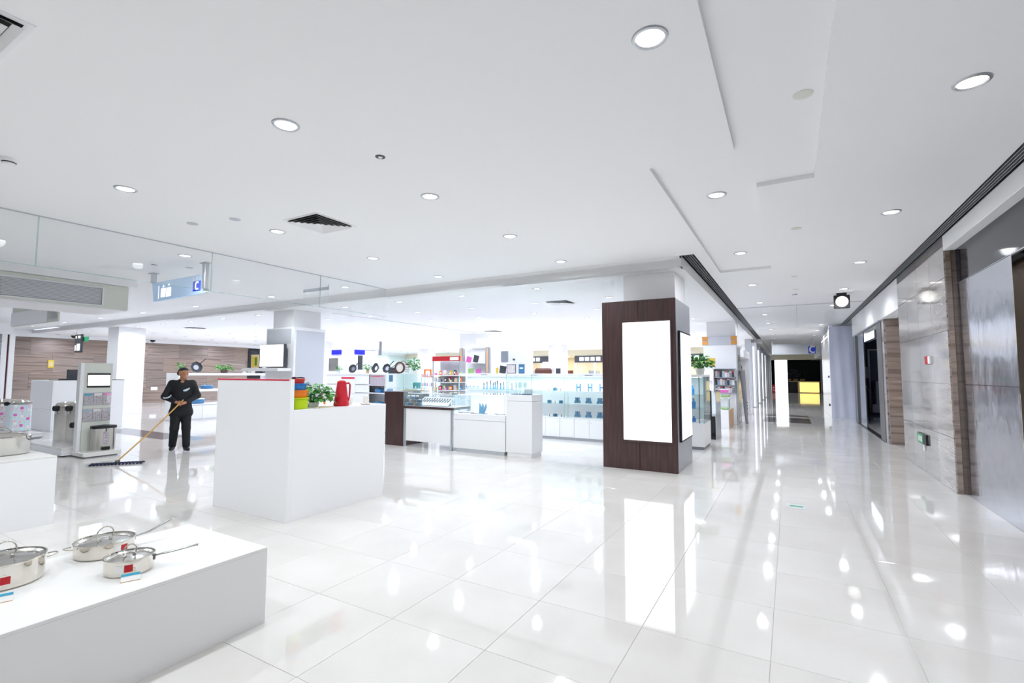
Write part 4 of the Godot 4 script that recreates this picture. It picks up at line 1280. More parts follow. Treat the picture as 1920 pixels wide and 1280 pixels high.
	bx(u, "top_shelf", V(-0.5, 1.52, -6.0), V(0.0, 1.6, -0.06), "white_satin", 0.004)
	bx(u, "middle_shelf", V(-0.45, 0.97, -6.0), V(0.0, 1.05, -0.06), "white_satin", 0.004)
	bx(u, "cabinet_top", V(-0.6, 0.52, -6.0), V(0.02, 0.55, -0.06), "white_satin", 0.004)
	bx(u, "carcass", V(-0.6, 0, -6.0), V(-0.02, 0.52, -0.06), "white_satin", 0.0)
	for i in 8: bx(u, "door", V(-0.02, 0.04, -0.8 - i * 0.73), V(0.0, 0.5, -0.08 - i * 0.73), "white_satin", 0.004)
	bx(u, "upright", V(-0.45, 0.55, -3.2), V(-0.02, 1.52, -3.15), "white_satin", 0.0)
	var i := 0
	for a in [[-9.5, 1.05, 0.2, 0.1, "pot_blue", "shallow blue casserole on the middle shelf behind the person"], [-9.2, 0.55, 0.22, 0.15, "pot_blue", "deep blue casserole with white lid on cabinet behind person"], [-10.6, 0.55, 0.2, 0.16, "pot_blue", "blue casserole standing beside the tall white block stripe"], [-10.4, 1.05, 0.2, 0.1, "pot_blue", "shallow blue casserole farther along the middle shelf"]]:
		casserole(a[5], V(-17.85, a[1], a[0]), a[2], a[3], a[4], i == 1)
		i += 1
	fry_pan("black square grill pan leaning on top of the white shelf unit", V(-17.8, 1.6, -9.08), 0.2, 0.0, true)
	fry_pan("round black frying pan leaning on shelf unit near the stone pillar", V(-17.8, 1.6, -11.6), 0.22, 0.0, false)
	plant("potted_plant", "small upright green plant on shelf unit behind person", V(-17.8, 1.6, -8.62), 0.05, 0.12, 0.1, 0.34, 40, 0.07, "ceramic", false, 12)
	plant("potted_plant", "bright green bushy plant in dark bowl on shelf unit", V(-17.8, 1.6, -10.05), 0.13, 0.11, 0.28, 0.22, 90, 0.1, "terracotta", false, 13)
	var sp := casserole("steel stock pot on shelf unit behind the red stripe", V(-17.5, 1.6, -10.98), 0.24, 0.14, "chrome", false)
	sp.position.x = -17.85

func casserole(label: String, at: Vector3, r: float, h: float, m: String, white_lid: bool) -> Node3D:
	var p := thing("casserole", label, "casserole", at)
	var st := stool()
	add_lathe(st, [Vector2(0.0001, 0), Vector2(r * 0.88, 0), Vector2(r * 0.95, 0.012), Vector2(r, h), Vector2(r * 0.96, h), Vector2(r * 0.9, 0.02), Vector2(0.0001, 0.015)], 28)
	part(p, "body", done(st), m)
	st = stool()
	add_lathe(st, [Vector2(r * 1.01, h), Vector2(r * 1.01, h + 0.008), Vector2(r * 0.8, h + 0.03), Vector2(0.0001, h + 0.045)], 28)
	var lid := part(p, "lid", done(st), "ceramic" if white_lid else m)
	st = stool()
	add_lathe(st, [Vector2(0.012, h + 0.04), Vector2(0.022, h + 0.06), Vector2(0.0001, h + 0.068)], 14)
	part(lid, "knob", done(st), "steel_dark")
	for s in [-1.0, 1.0]:
		st = stool()
		add_tube(st, [V(0.04, h * 0.8, s * r * 0.98), V(0.035, h * 0.85, s * (r + 0.045)), V(-0.035, h * 0.85, s * (r + 0.045)), V(-0.04, h * 0.8, s * r * 0.98)], 0.009, 6)
		part(p, "loop_handle", done(st), m)
	return p

# a pan on edge, its bowl turned to the viewer
func fry_pan(label: String, at: Vector3, r: float, turn: float, square: bool, handle := true, inner := "grey_light", along := false) -> Node3D:
	var p := thing("frying_pan", label, "pan", at, turn + (0.0 if along else PI / 2))
	var st := stool()
	add_lathe(st, [Vector2(0.0001, 0), Vector2(r * 0.8, 0), Vector2(r, 0.05), Vector2(r * 0.96, 0.05), Vector2(r * 0.77, 0.006), Vector2(0.0001, 0.006)], 8 if square else 30, Vector3.ZERO, not square)
	var tilt := Vector3(PI / 2 - 0.2, 0, 0)
	var b := part(p, "body", done(st), "grey_dark", V(0, r * 0.985, 0), tilt)
	st = stool()
	add_lathe(st, [Vector2(0.0001, 0.01), Vector2(r * 0.42, 0.009), Vector2(r * 0.43, 0.007)], 20)
	part(b, "care_sticker", done(st), inner)
	if handle:
		st = stool()
		add_tube(st, [V(r * 0.7, 0.04, -r * 0.7), V(r * 1.05, 0.06, -r * 1.05), V(r * 1.6, 0.07, -r * 1.5)], 0.014, 8)
		part(b, "handle", done(st), "black")
	else:
		for s in [-1.0, 1.0]:
			st = stool()
			add_tube(st, arc(V(s * r, 0.045, 0), V(0, 0, 0.05), V(s * 0.05, 0, 0), 0.0, PI, 10), 0.009, 6)
			part(b, "loop_handle", done(st), "black")
	bx(p, "stand_foot", V(-r * 0.35, 0, -0.02), V(r * 0.35, 0.02, 0.06), "acrylic", 0.0)
	return p

func build_person() -> void:
	# local axes: +z is where the chest faces, +x is the person's left
	var p := thing("person", "person in a black work suit walking and pushing a dust mop", "person", V(-11.0, 0, -5.36), atan2(10.9, 5.2))
	var sh := 1.385
	var hipL := V(0.085, 0.86, 0.0)
	var hipR := V(-0.085, 0.86, 0.0)
	var kneeL := V(0.1, 0.47, 0.05)
	var kneeR := V(-0.1, 0.47, 0.04)
	var ankL := V(0.115, 0.085, 0.06)
	var ankR := V(-0.12, 0.085, -0.14)
	var shL := V(0.175, sh, -0.01)
	var shR := V(-0.175, sh, -0.01)
	var elL := V(0.27, 1.13, 0.02)
	var elR := V(-0.285, 1.12, 0.03)
	var wrL := V(0.075, 1.0, 0.215)
	var wrR := V(-0.105, 1.015, 0.225)
	var st := stool()
	# body under the clothes
	add_flesh(st, [[V(0, 0.9, 0), V(0, 1.12, 0.01), 0.115, 0.11], [V(0, 1.12, 0.01), V(0, 1.34, 0), 0.115, 0.125], [V(-0.1, sh - 0.03, 0), V(0.1, sh - 0.03, 0), 0.085, 0.085], [V(0, 1.38, 0), V(0, 1.5, 0.02), 0.055, 0.05],
		[hipL, kneeL, 0.08, 0.055], [kneeL, ankL, 0.055, 0.038], [hipR, kneeR, 0.08, 0.055], [kneeR, ankR, 0.055, 0.038],
		[shL, elL, 0.052, 0.042], [elL, wrL, 0.042, 0.03], [shR, elR, 0.052, 0.042], [elR, wrR, 0.042, 0.03]], 0.014, 0.04)
	# head: skull, jaw, nose, ears, brow, lips
	var hd := V(0.012, 1.585, 0.035)
	var face := Basis(Vector3.UP, 0.35)
	var hb := []
	for q in [[V(0, 0.03, -0.015), V(0, 0.035, 0.012), 0.084, 0.082], [V(0, -0.02, 0.02), V(0, -0.065, 0.045), 0.066, 0.048], [V(0, 0.01, 0.09), V(0, -0.018, 0.106), 0.011, 0.015], [V(-0.075, 0.012, 0.0), V(-0.08, -0.022, 0.0), 0.014, 0.011], [V(0.075, 0.012, 0.0), V(0.08, -0.022, 0.0), 0.014, 0.011], [V(-0.032, 0.032, 0.076), V(0.032, 0.032, 0.076), 0.015, 0.015], [V(-0.02, -0.05, 0.083), V(0.02, -0.05, 0.083), 0.009, 0.009], [V(0, -0.11, 0.0), V(0, -0.05, 0.0), 0.05, 0.052]]:
		hb.append([hd + face * q[0], hd + face * q[1], q[2], q[3]])
	add_flesh(st, hb, 0.007, 0.018)
	# hands closed round the pole, five fingers each
	var pole_dir := V(-0.42, -0.75, 0.38).normalized()
	for s in [1.0, -1.0]:
		var w: Vector3 = wrL if s > 0 else wrR
		var c: Vector3 = w + V(-0.055 * s, -0.02, 0.035)
		var across := pole_dir
		var fw := V(-s * 0.75, -0.1, 0.6).normalized()
		var fs := [[w, c, 0.026, 0.03]]
		for k in 4:
			var o: Vector3 = c + across * (0.03 - 0.02 * k)
			var l: float = [0.028, 0.032, 0.03, 0.024][k]
			var a1: Vector3 = o + fw * l
			var a2: Vector3 = a1 + V(-s * 0.25, -0.45, -0.5).normalized() * l * 0.85
			var a3: Vector3 = a2 + V(s * 0.5, -0.2, -0.6).normalized() * l * 0.6
			fs.append([o, a1, 0.0095, 0.009]); fs.append([a1, a2, 0.009, 0.0085]); fs.append([a2, a3, 0.0085, 0.007])
		var th: Vector3 = c - fw * 0.01 + V(0, 0.02, 0.01)
		fs.append([th, th + V(-s * 0.02, 0.015, 0.03), 0.011, 0.01])
		fs.append([th + V(-s * 0.02, 0.015, 0.03), th + V(-s * 0.045, 0.0, 0.04), 0.01, 0.008])
		add_flesh(st, fs, 0.0045, 0.006)
	part(p, "body", done(st), "skin")
	# eyes
	for s in [-1.0, 1.0]:
		var e := stool()
		add_lathe(e, [Vector2(0.0001, -0.009), Vector2(0.008, -0.004), Vector2(0.008, 0.004), Vector2(0.0001, 0.009)], 10)
		part(p, "eye", done(e), "black", hd + face * V(s * 0.031, 0.012, 0.083))
	# hair
	st = stool()
	var hr := []
	for q in [[V(0, 0.055, -0.03), V(0, 0.06, 0.01), 0.084, 0.076], [V(-0.04, 0.082, 0.035), V(0.04, 0.082, 0.035), 0.03, 0.03], [V(-0.055, 0.01, -0.045), V(0.055, 0.01, -0.045), 0.05, 0.05]]:
		hr.append([hd + face * q[0], hd + face * q[1], q[2], q[3]])
	add_flesh(st, hr, 0.008, 0.02)
	part(p, "hair", done(st), "hair")
	# jacket
	st = stool()
	add_flesh(st, [[V(0, 0.84, 0.0), V(0, 1.05, 0.01), 0.165, 0.145, V(0.85, 1, 1.15)], [V(0, 1.05, 0.01), V(0, 1.3, 0), 0.145, 0.16, V(0.85, 1, 1.15)], [V(-0.13, sh - 0.035, -0.005), V(0.13, sh - 0.035, -0.005), 0.098, 0.098], [V(-0.09, 0.78, 0.0), V(0.09, 0.78, 0.0), 0.125, 0.125], [V(0, 1.4, -0.005), V(0, 1.44, 0.005), 0.075, 0.066],
		[shL, elL, 0.075, 0.064], [elL, elL.lerp(wrL, 0.9), 0.064, 0.048], [shR, elR, 0.075, 0.064], [elR, elR.lerp(wrR, 0.9), 0.064, 0.048]], 0.012, 0.035)
	var jk := part(p, "jacket", done(st), "suit")
	# trousers
	st = stool()
	add_flesh(st, [[V(-0.06, 0.84, 0), V(0.06, 0.84, 0), 0.12, 0.12], [hipL, kneeL, 0.105, 0.08], [kneeL, ankL + V(0, 0.02, 0), 0.08, 0.068], [hipR, kneeR, 0.105, 0.08], [kneeR, ankR + V(0, 0.02, 0), 0.08, 0.068]], 0.012, 0.025)
	part(p, "trousers", done(st), "trousers")
	for a in [[ankL, 0.25], [ankR, -0.15]]:
		st = stool()
		var b := Basis(Vector3.UP, a[1])
		var o: Vector3 = a[0]
		o.y = 0.0
		add_flesh(st, [[o + b * V(0, 0.045, -0.05), o + b * V(0, 0.045, 0.06), 0.044, 0.046], [o + b * V(0, 0.042, 0.06), o + b * V(0, 0.036, 0.14), 0.046, 0.035], [o + V(0, 0.05, -0.01), o + V(0, 0.1, -0.01), 0.045, 0.046]], 0.009, 0.02)
		var shoe := part(p, "shoe", done(st), "shoe")
		bx(shoe, "sole", o + V(-0.045, 0.0, -0.09), o + V(0.045, 0.014, 0.16), "grey_light", 0.005)
	# pale reflective flashes on chest and sleeve
	st = stool()
	for i in 8:
		var t0 := i / 8.0
		var t1 := (i + 1) / 8.0
		var a := V(lerpf(0.02, 0.13, t0), 1.24 + 0.045 * t0 * t0, lerpf(0.158, 0.128, t0))
		var b := V(lerpf(0.02, 0.13, t1), 1.24 + 0.045 * t1 * t1, lerpf(0.158, 0.128, t1))
		var w0 := 0.012 + 0.012 * sin(t0 * PI)
		var w1 := 0.012 + 0.012 * sin(t1 * PI)
		quad(st, a + V(0, -w0, 0.004), b + V(0, -w1, 0.004), b + V(0, w1, 0.004), a + V(0, w0, 0.004), Vector3.BACK)
	part(jk, "chest_flash", done(st), "patch")
	st = stool()
	add_tube(st, [V(-0.31, 1.1, 0.1), V(-0.275, 1.09, 0.135), V(-0.235, 1.1, 0.16), V(-0.2, 1.12, 0.172)], 0.012, 6, 0.018)
	part(jk, "sleeve_flash", done(st), "patch")
	# dust mop held in the hands
	var head := V(-10.27, 0.0, -4.02)
	var m := thing("dust_mop", "flat dark dust mop with a yellow wooden pole on floor", "mop", head)
	var hand: Vector3 = p.transform * V(0.0, 1.02, 0.25)
	var tip := head + (hand - head) * 1.03
	st = stool()
	add_tube(st, [V(0, 0.06, 0), (hand - head) * 0.5, tip - head], 0.0125, 10)
	part(m, "pole", done(st), "wood_pole")
	bx(m, "swivel", V(-0.03, 0.03, -0.03), V(0.03, 0.075, 0.03), "steel_dark", 0.006)
	st = stool()
	var along := V(0.62, 0, -0.78)
	var side := V(0.78, 0, 0.62)
	for i in 15:
		var c: Vector3 = along * lerpf(-0.36, 0.36, i / 14.0)
		add_tube(st, [c - side * 0.085 + V(0, 0.014, 0), c + V(0, 0.03, 0), c + side * 0.085 + V(0, 0.014, 0)], 0.022, 6, -1.0, 0.6)
	part(m, "mop_head", done(st), "mop_cloth")

func glass_box(parent: Node, lo: Vector3, hi: Vector3, m := "pane_cyan", open_back := false) -> void:
	var t := 0.006
	bx(parent, "glass_front", V(lo.x, lo.y, hi.z - t), V(hi.x, hi.y, hi.z), m, 0.0)
	if not open_back: bx(parent, "glass_back", V(lo.x, lo.y, lo.z), V(hi.x, hi.y, lo.z + t), m, 0.0)
	bx(parent, "glass_side", V(lo.x, lo.y, lo.z + t), V(lo.x + t, hi.y, hi.z - t), m, 0.0)
	bx(parent, "glass_side", V(hi.x - t, lo.y, lo.z + t), V(hi.x, hi.y, hi.z - t), m, 0.0)
	bx(parent, "glass_top", V(lo.x, hi.y, lo.z), V(hi.x, hi.y + t, hi.z), m, 0.0)
	for x in [lo.x, hi.x - 0.012]:
		bx(parent, "corner_edge", V(x, lo.y, hi.z - 0.001), V(x + 0.012, hi.y, hi.z + 0.004), "pane_edge", 0.0)

func strip_light(parent: Node, at: Vector3, length: float, along_x: bool, energy: float) -> void:
	# a small glowing LED strip that shines down
	var s := V(length, 0.006, 0.012) if along_x else V(0.012, 0.006, length)
	bx(parent, "led_strip", at - s * 0.5, at + s * 0.5, "led_white", 0.0)
	var l := AreaLight3D.new()
	l.area_size = Vector2(length, 0.02) if along_x else Vector2(0.02, length)
	l.light_energy = energy
	l.light_color = Color("eafaff")
	l.shadow_enabled = true
	l.area_range = 20.0
	parent.add_child(l)
	l.position = at + V(0, -0.012, 0)
	l.rotation.x = -PI / 2

func build_counters() -> void:
	var d := thing("dark_cabinet", "dark brown cash cabinet at the end of glass counters", "cabinet", V(-8.03, 0, -8.21))
	bx(d, "body", V(0, 0.0, -0.9), V(0.52, 1.185, 0), "dark_wood", 0.003)
	bx(d, "overhang", V(-0.05, 0.915, -0.9), V(0.0, 1.185, 0.0), "dark_wood", 0.003)
	bx(d, "top_board", V(-0.05, 1.186, -0.9), V(0.52, 1.196, 0.004), "dark_wood", 0.001)
	var c := thing("watch_counter", "white counter with dark band and glass case of watches", "glass counter", V(-7.48, 0, -8.2))
	bx(c, "front_panel", V(0.05, 0.13, -0.05), V(1.29, 0.84, -0.02), "white_satin", 0.003)
	for x in [0.0, 1.3]: bx(c, "leg", V(x, 0, -0.05), V(x + 0.045, 0.84, -0.005), "aluminium", 0.003)
	for x in [0.0, 1.3]: bx(c, "leg", V(x, 0, -0.65), V(x + 0.045, 0.84, -0.61), "aluminium", 0.003)
	bx(c, "dark_band", V(0.0, 0.84, -0.65), V(1.35, 0.89, 0.0), "dark_wood", 0.003)
	bx(c, "deck", V(0.02, 0.89, -0.63), V(1.33, 0.897, -0.02), "white_satin", 0.0)
	glass_box(c, V(0.0, 0.89, -0.65), V(1.35, 1.187, 0.0))
	strip_light(c, V(0.68, 1.175, -0.05), 1.2, true, 0.05)
	var tray := thing("watch_tray", "sloping white tray with dark watches inside the glass counter", "tray", V(-6.75, 0.897, -8.42))
	var b := bx(tray, "board", V(-0.42, -0.01, -0.16), V(0.42, 0.01, 0.16), "grey_light", 0.003)
	b.position = V(0, 0.1, 0)
	b.rotation.x = 0.55
	bx(tray, "foot", V(-0.35, 0, -0.13), V(0.35, 0.14, -0.1), "white_satin", 0.0)
	for i in 11:
		var w := thing("wrist_watch", "dark wrist watch on the sloping tray in glass counter", "watch", V(-7.1 + i * 0.07, 0.915 + 0.105, -8.43), 0.0, "watches on the sloping tray")
		w.rotation.x = 0.55
		var st := stool()
		add_lathe(st, [Vector2(0.0001, 0.0), Vector2(0.022, 0.0), Vector2(0.024, 0.006), Vector2(0.02, 0.012), Vector2(0.0001, 0.012)], 16)
		part(w, "case", done(st), "steel_dark" if i % 2 else "grey_dark")
		bx(w, "strap", V(-0.011, 0.001, -0.075), V(0.011, 0.007, 0.075), "black" if i % 3 else "terracotta", 0.002)
		bx(w, "dial", V(-0.012, 0.012, -0.012), V(0.012, 0.0135, 0.012), "paper", 0.0)
	for i in 14:
		var w := thing("watch_box", "small dark watch box packed in the glass counter end", "box", V(-7.4 + (i % 5) * 0.085, 0.897 + 0.075 * (i / 5), -8.25 - 0.02 * (i % 3)), 0.1 * (i % 3), "watch boxes in the glass counter")
		bx(w, "box", V(-0.035, 0, -0.035), V(0.035, 0.055, 0.035), ["steel_blue", "grey_dark", "grey", "terracotta"][i % 4], 0.004)
		bx(w, "cushion", V(-0.022, 0.055, -0.022), V(0.022, 0.072, 0.022), "grey_light", 0.006)
	var s := thing("showcase", "long white showcase with glass top beside the white pedestal", "showcase", V(-6.13, 0, -8.25))
	bx(s, "body", V(0, 0.07, -0.62), V(1.25, 0.655, 0.0), "white_satin", 0.003)
	bx(s, "band", V(-0.002, 0.66, -0.622), V(1.252, 0.783, 0.003), "white_satin", 0.003)
	bx(s, "plinth", V(0.06, 0, -0.56), V(1.22, 0.07, -0.02), "grey_light", 0.0)
	glass_box(s, V(0.0, 0.783, -0.62), V(1.25, 1.184, 0.0))
	bx(s, "back_board", V(0.01, 0.785, -0.61), V(1.24, 1.18, -0.6), "white_satin", 0.0)
	strip_light(s, V(0.62, 1.172, -0.06), 1.15, true, 0.16)
	var kb := thing("knife_block", "blue grey knife set standing inside the long glass showcase", "knife set", V(-5.53, 0.784, -8.4))
	for i in 3:
		var st := stool()
		add_slab(st, PackedVector2Array([Vector2(-0.028, 0), Vector2(0.028, 0), Vector2(0.04 + 0.01 * i, 0.14), Vector2(0.005 + 0.015 * i, 0.21)]), -0.01, 0.01)
		part(kb, "blade_sleeve", done(st), "steel_blue", V(-0.05 + i * 0.05, 0.01, 0.02 * (i - 1)), Vector3(0, 0.1 * i, 0.12 - 0.12 * i))
	bx(kb, "stand", V(-0.12, 0, -0.07), V(0.12, 0.012, 0.07), "pane_edge", 0.0)
	for i in 12:
		var q := thing("cutlery_set", "flat cutlery fan lying on the showcase floor", "cutlery", V(-6.0 + i * 0.1, 0.784, -8.33 - 0.05 * (i % 3)), 0.3 * i, "cutlery in the long showcase")
		for k in 3: bx(q, "piece", V(-0.05, 0.0, -0.03 + k * 0.025), V(0.05, 0.012, -0.018 + k * 0.025), ["steel_blue", "steel_dark", "maroon"][(i + k) % 3], 0.002)
	var p := thing("glass_pedestal", "tall white pedestal with cubic glass case on top", "showcase", V(-4.86, 0, -8.25))
	bx(p, "body", V(0, 0.08, -0.46), V(0.57, 1.072, 0), "white_satin", 0.003)
	bx(p, "plinth", V(0.02, 0, -0.44), V(0.555, 0.08, -0.012), "white_satin", 0.003)
	bx(p, "cap", V(-0.002, 1.076, -0.462), V(0.572, 1.199, 0.002), "white_satin", 0.003)
	glass_box(p, V(0, 1.2, -0.46), V(0.57, 1.6, 0))
	bx(p, "glass_shelf", V(0.35, 1.32, -0.44), V(0.56, 1.326, -0.02), "pane_edge", 0.0)
	strip_light(p, V(0.28, 1.588, -0.05), 0.5, true, 0.05)
	for i in 5:
		var g := thing("crystal_glass", "slim clear crystal glass inside the glass pedestal", "glass", V(-4.75 + i * 0.055, 1.2, -8.45 - 0.03 * (i % 2)), 0.0, "crystal in the glass pedestal")
		var st := stool()
		add_lathe(st, [Vector2(0.0001, 0), Vector2(0.022, 0), Vector2(0.004, 0.01), Vector2(0.004, 0.1), Vector2(0.018, 0.16), Vector2(0.016, 0.24), Vector2(0.014, 0.24), Vector2(0.015, 0.16), Vector2(0.0001, 0.11)], 14)
		part(g, "bowl", done(st), "pane_edge")
		bx(g, "foot_label", V(-0.01, 0.0, 0.02), V(0.01, 0.012, 0.024), "paper", 0.0)
	var tr := thing("jewel_tray", "dark blue oval tray of jewels inside the glass pedestal", "tray", V(-4.65, 1.2, -8.2 - 0.12))
	var st2 := stool()
	add_lathe(st2, [Vector2(0.0001, 0), Vector2(0.13, 0), Vector2(0.15, 0.012), Vector2(0.14, 0.014), Vector2(0.0001, 0.008)], 24)
	part(tr, "dish", done(st2), "steel_blue").scale = V(1, 1, 0.4)
	for i in 7: bx(tr, "jewel", V(-0.1 + i * 0.03, 0.01, -0.012), V(-0.085 + i * 0.03, 0.028, 0.006), "steel_dark" if i % 2 else "chrome", 0.003)
	var tb := thing("jewel_card", "small white display card with fine jewels in glass pedestal", "display card", V(-4.42, 1.2, -8.35))
	bx(tb, "card", V(-0.09, 0.0, -0.01), V(0.09, 0.11, 0.0), "paper", 0.002)
	for i in 3: bx(tb, "chain", V(-0.06 + i * 0.05, 0.03, 0.0), V(-0.055 + i * 0.05, 0.09, 0.004), "steel_dark", 0.0)
	bx(tb, "tray", V(-0.09, 0.0, 0.0), V(0.09, 0.02, 0.1), "steel_blue", 0.003)

func build_shelves() -> void:
	# white lit shelf wall behind the counters
	var u := thing("shelf_wall", "long white shelf wall with lit glass shelves behind the counters", "shelf unit", V(-8.05, 0, -11.03))
	var L := 5.4
	bx(u, "cabinet_body", V(0, 0.06, -0.45), V(L, 0.52, -0.02), "white_satin", 0.0)
	bx(u, "plinth", V(0.02, 0, -0.42), V(L - 0.02, 0.06, -0.05), "grey_light", 0.0)
	bx(u, "cabinet_top", V(0, 0.52, -0.45), V(L, 0.536, 0.0), "white_satin", 0.002)
	for i in 14:
		var dr := bx(u, "door", V(i * L / 14 + 0.003, 0.07, -0.02), V((i + 1) * L / 14 - 0.003, 0.515, 0.0), "white_satin", 0.003)
		bx(dr, "lock", V(0.14 if i % 2 else -0.15, 0.14, 0.01), V(0.15 if i % 2 else -0.14, 0.15, 0.016), "steel_dark", 0.0)
	bx(u, "back_panel", V(0, 0.536, -0.45), V(L, 1.6, -0.43), "white_satin", 0.0)
	bx(u, "top_board", V(0, 1.55, -0.45), V(L, 1.616, 0.0), "white_satin", 0.003)
	for y in [0.871, 1.187]: bx(u, "glass_shelf", V(0, y - 0.004, -0.43), V(L, y + 0.004, -0.01), "pane_edge", 0.0)
	for x in [0.0, 1.6, 3.2, 3.3, 5.38]: bx(u, "post", V(x, 0.536, -0.03), V(x + 0.012, 1.55, 0.0), "pane_edge", 0.0)
	for i in 3:
		strip_light(u, V(0.9 + i * 1.8, 1.54, -0.06), 1.7, true, 0.45)
		bx(u, "brand_plate", V(0.75 + i * 1.5, 1.57, 0.0), V(0.95 + i * 1.5, 1.585, 0.003), "grey", 0.0)
	var kx := [-7.345, -7.242, -7.126, -7.035, -6.979, -6.911, -6.803, -6.707, -6.57, -6.45]
	for i in kx.size():
		var k := thing("kitchen_knife", "dark blue knife standing upright on the lit glass shelf", "knife", V(kx[i], 1.191, -11.25), 0.0, "knives on the lit shelf wall")
		var h := 0.17 + 0.03 * ((i * 7) % 3)
		var st := stool()
		add_slab(st, PackedVector2Array([Vector2(-0.022, 0.012), Vector2(0.018, 0.012), Vector2(0.02, h * 0.55), Vector2(-0.006, h * 0.62)]), -0.004, 0.004)
		part(k, "blade", done(st), "steel_blue")
		bx(k, "handle", V(-0.014, h * 0.55, -0.01), V(0.012, h, 0.01), "grey_dark", 0.004)
		bx(k, "stand", V(-0.03, 0, -0.03), V(0.03, 0.012, 0.03), "steel_blue", 0.002)
	for i in 4:
		var k := thing("scissors", "pair of scissors lying open on the lit glass shelf", "scissors", V(-7.9 + i * 0.13, 1.191, -11.2), 0.5 * i, "scissors on the lit shelf wall")
		var st := stool()
		add_tube(st, arc(V(-0.03, 0.035, 0), V(0.028, 0, 0), V(0, 0.03, 0), 0.0, TAU, 14), 0.006, 6)
		add_tube(st, arc(V(0.03, 0.035, 0), V(0.028, 0, 0), V(0, 0.03, 0), 0.0, TAU, 14), 0.006, 6)
		part(k, "finger_rings", done(st), "steel_blue")
		bx(k, "blade", V(-0.008, 0.04, -0.004), V(0.008, 0.12, 0.004), "steel", 0.002)
	# butterfly shaped razor sets, three to a shelf
	var bow := PackedVector2Array([Vector2(-0.085, 0), Vector2(-0.03, 0.0), Vector2(0, 0.035), Vector2(0.03, 0.0), Vector2(0.085, 0), Vector2(0.07, 0.06), Vector2(0.055, 0.075), Vector2(0.06, 0.135), Vector2(0.035, 0.135), Vector2(0.0, 0.085), Vector2(-0.035, 0.135), Vector2(-0.06, 0.135), Vector2(-0.055, 0.075), Vector2(-0.07, 0.06)])
	var sb := stool()
	add_slab(sb, bow, -0.012, 0.012)
	var bow_mesh := done(sb)
	for row in 2:
		for i in 6:
			var k := thing("corkscrew_set", "blue butterfly shaped corkscrew standing on the lit shelf wall", "corkscrew", V(-4.56 + i * 0.29, [0.875, 0.536][row], -11.2), 0.0, "butterfly corkscrews on the shelf wall")
			part(k, "wings", bow_mesh, "steel_blue", V(0, 0.02, 0))
			bx(k, "screw", V(-0.01, 0.02, -0.02), V(0.01, 0.16, 0.02), "steel_dark", 0.003)
			bx(k, "stand", V(-0.06, 0, -0.03), V(0.06, 0.02, 0.03), "acrylic", 0.0)
	for i in 4:
		var k := thing("bottle_opener", "upright blue bottle opener pair on the top lit shelf", "opener", V(-4.53 + i * 0.3, 1.191, -11.2), 0.0, "openers on the top lit shelf")
		for sx in [-1.0, 1.0]: bx(k, "arm", V(sx * 0.045 - 0.014, 0.0, -0.01), V(sx * 0.045 + 0.014, 0.18 + 0.01 * (i % 2), 0.01), "steel_blue", 0.004)
		bx(k, "bridge", V(-0.04, 0.07, -0.01), V(0.04, 0.11, 0.01), "steel_blue", 0.004)
	for i in 9:
		var k := thing("gift_box", "small blue trimmed gift box on left bay of shelf wall", "box", V(-5.33 + (i % 3) * 0.16, [1.191, 0.875, 0.536][i / 3], -11.22), 0.1 * i, "gift boxes on the shelf wall")
		bx(k, "box", V(-0.05, 0, -0.03), V(0.05, 0.05 + 0.02 * (i % 2), 0.03), "steel_blue" if i % 2 else "paper", 0.004)
		bx(k, "ribbon", V(-0.008, 0.0, -0.031), V(0.008, 0.055 + 0.02 * (i % 2), 0.031), "grey_dark", 0.0)
	# upstand and framed boards on top
	var up := thing("upstand_board", "white upstand board with dark grey tablet above the shelf wall", "board", V(-6.6, 1.616, -11.38))
	bx(up, "board", V(-0.6, 0, -0.04), V(0.7, 0.82, 0), "white_satin", 0.003)
	bx(up, "tablet", V(-0.265, 0.32, 0), V(-0.05, 0.61, 0.02), "grey", 0.004)
	bx(up, "switch", V(0.1, 0.36, 0), V(0.16, 0.4, 0.01), "grey_dark", 0.0)
	for a in [[-6.83, 0.08, 0.16, "yellow", 0.0, "small yellow printed card standing on the shelf wall"], [-6.65, 0.2, 0.2, "grey_dark", -0.15, "tilted black menu board standing on the shelf wall"], [-6.39, 0.28, 0.24, "motley", 0.0, "patterned dark photo board standing on the shelf wall"], [-6.08, 0.17, 0.24, "pot_blue", 0.0, "blue poster board standing on the shelf wall"]]:
		var k := thing("picture_board", a[5], "board", V(a[0], 1.616, -11.1))
		var fr := bx(k, "frame", V(-a[1] / 2, 0, -0.012), V(a[1] / 2, a[2], 0.0), "black" if a[3] != "yellow" else "beige", 0.003)
		fr.rotation.z = a[4]
		bx(fr, "print", V(-a[1] * 0.44, -a[2] * 0.44, 0.006), V(a[1] * 0.44, a[2] * 0.44, 0.009), a[3], 0.0)
		if a[3] == "pot_blue": bx(fr, "white_figure", V(-0.05, 0.0, 0.009), V(0.05, 0.04, 0.012), "paper", 0.0)
	# kitchen shelf with pans on top
	var ks := thing("kitchen_shelf", "white kitchen shelf with upright pans along its top", "shelf unit", V(-14.1, 0, -11.5))
	bx(ks, "side_board", V(0, 0, -0.5), V(0.04, 1.6, 0), "white_satin", 0.003)
	bx(ks, "side_board", V(2.78, 0, -0.5), V(2.82, 1.6, 0), "white_satin", 0.003)
	bx(ks, "back_board", V(0.04, 0, -0.5), V(2.78, 1.6, -0.46), "white_satin", 0.0)
	bx(ks, "top_board", V(0, 1.56, -0.5), V(2.82, 1.61, 0.02), "white_satin", 0.003)
	for y in [0.55, 0.98, 1.25]: bx(ks, "shelf_board", V(0.04, y - 0.03, -0.46), V(2.78, y, 0), "white_satin", 0.003)
	bx(ks, "front_board", V(0.04, 0.0, -0.03), V(2.08, 1.56, 0.0), "white_satin", 0.003)
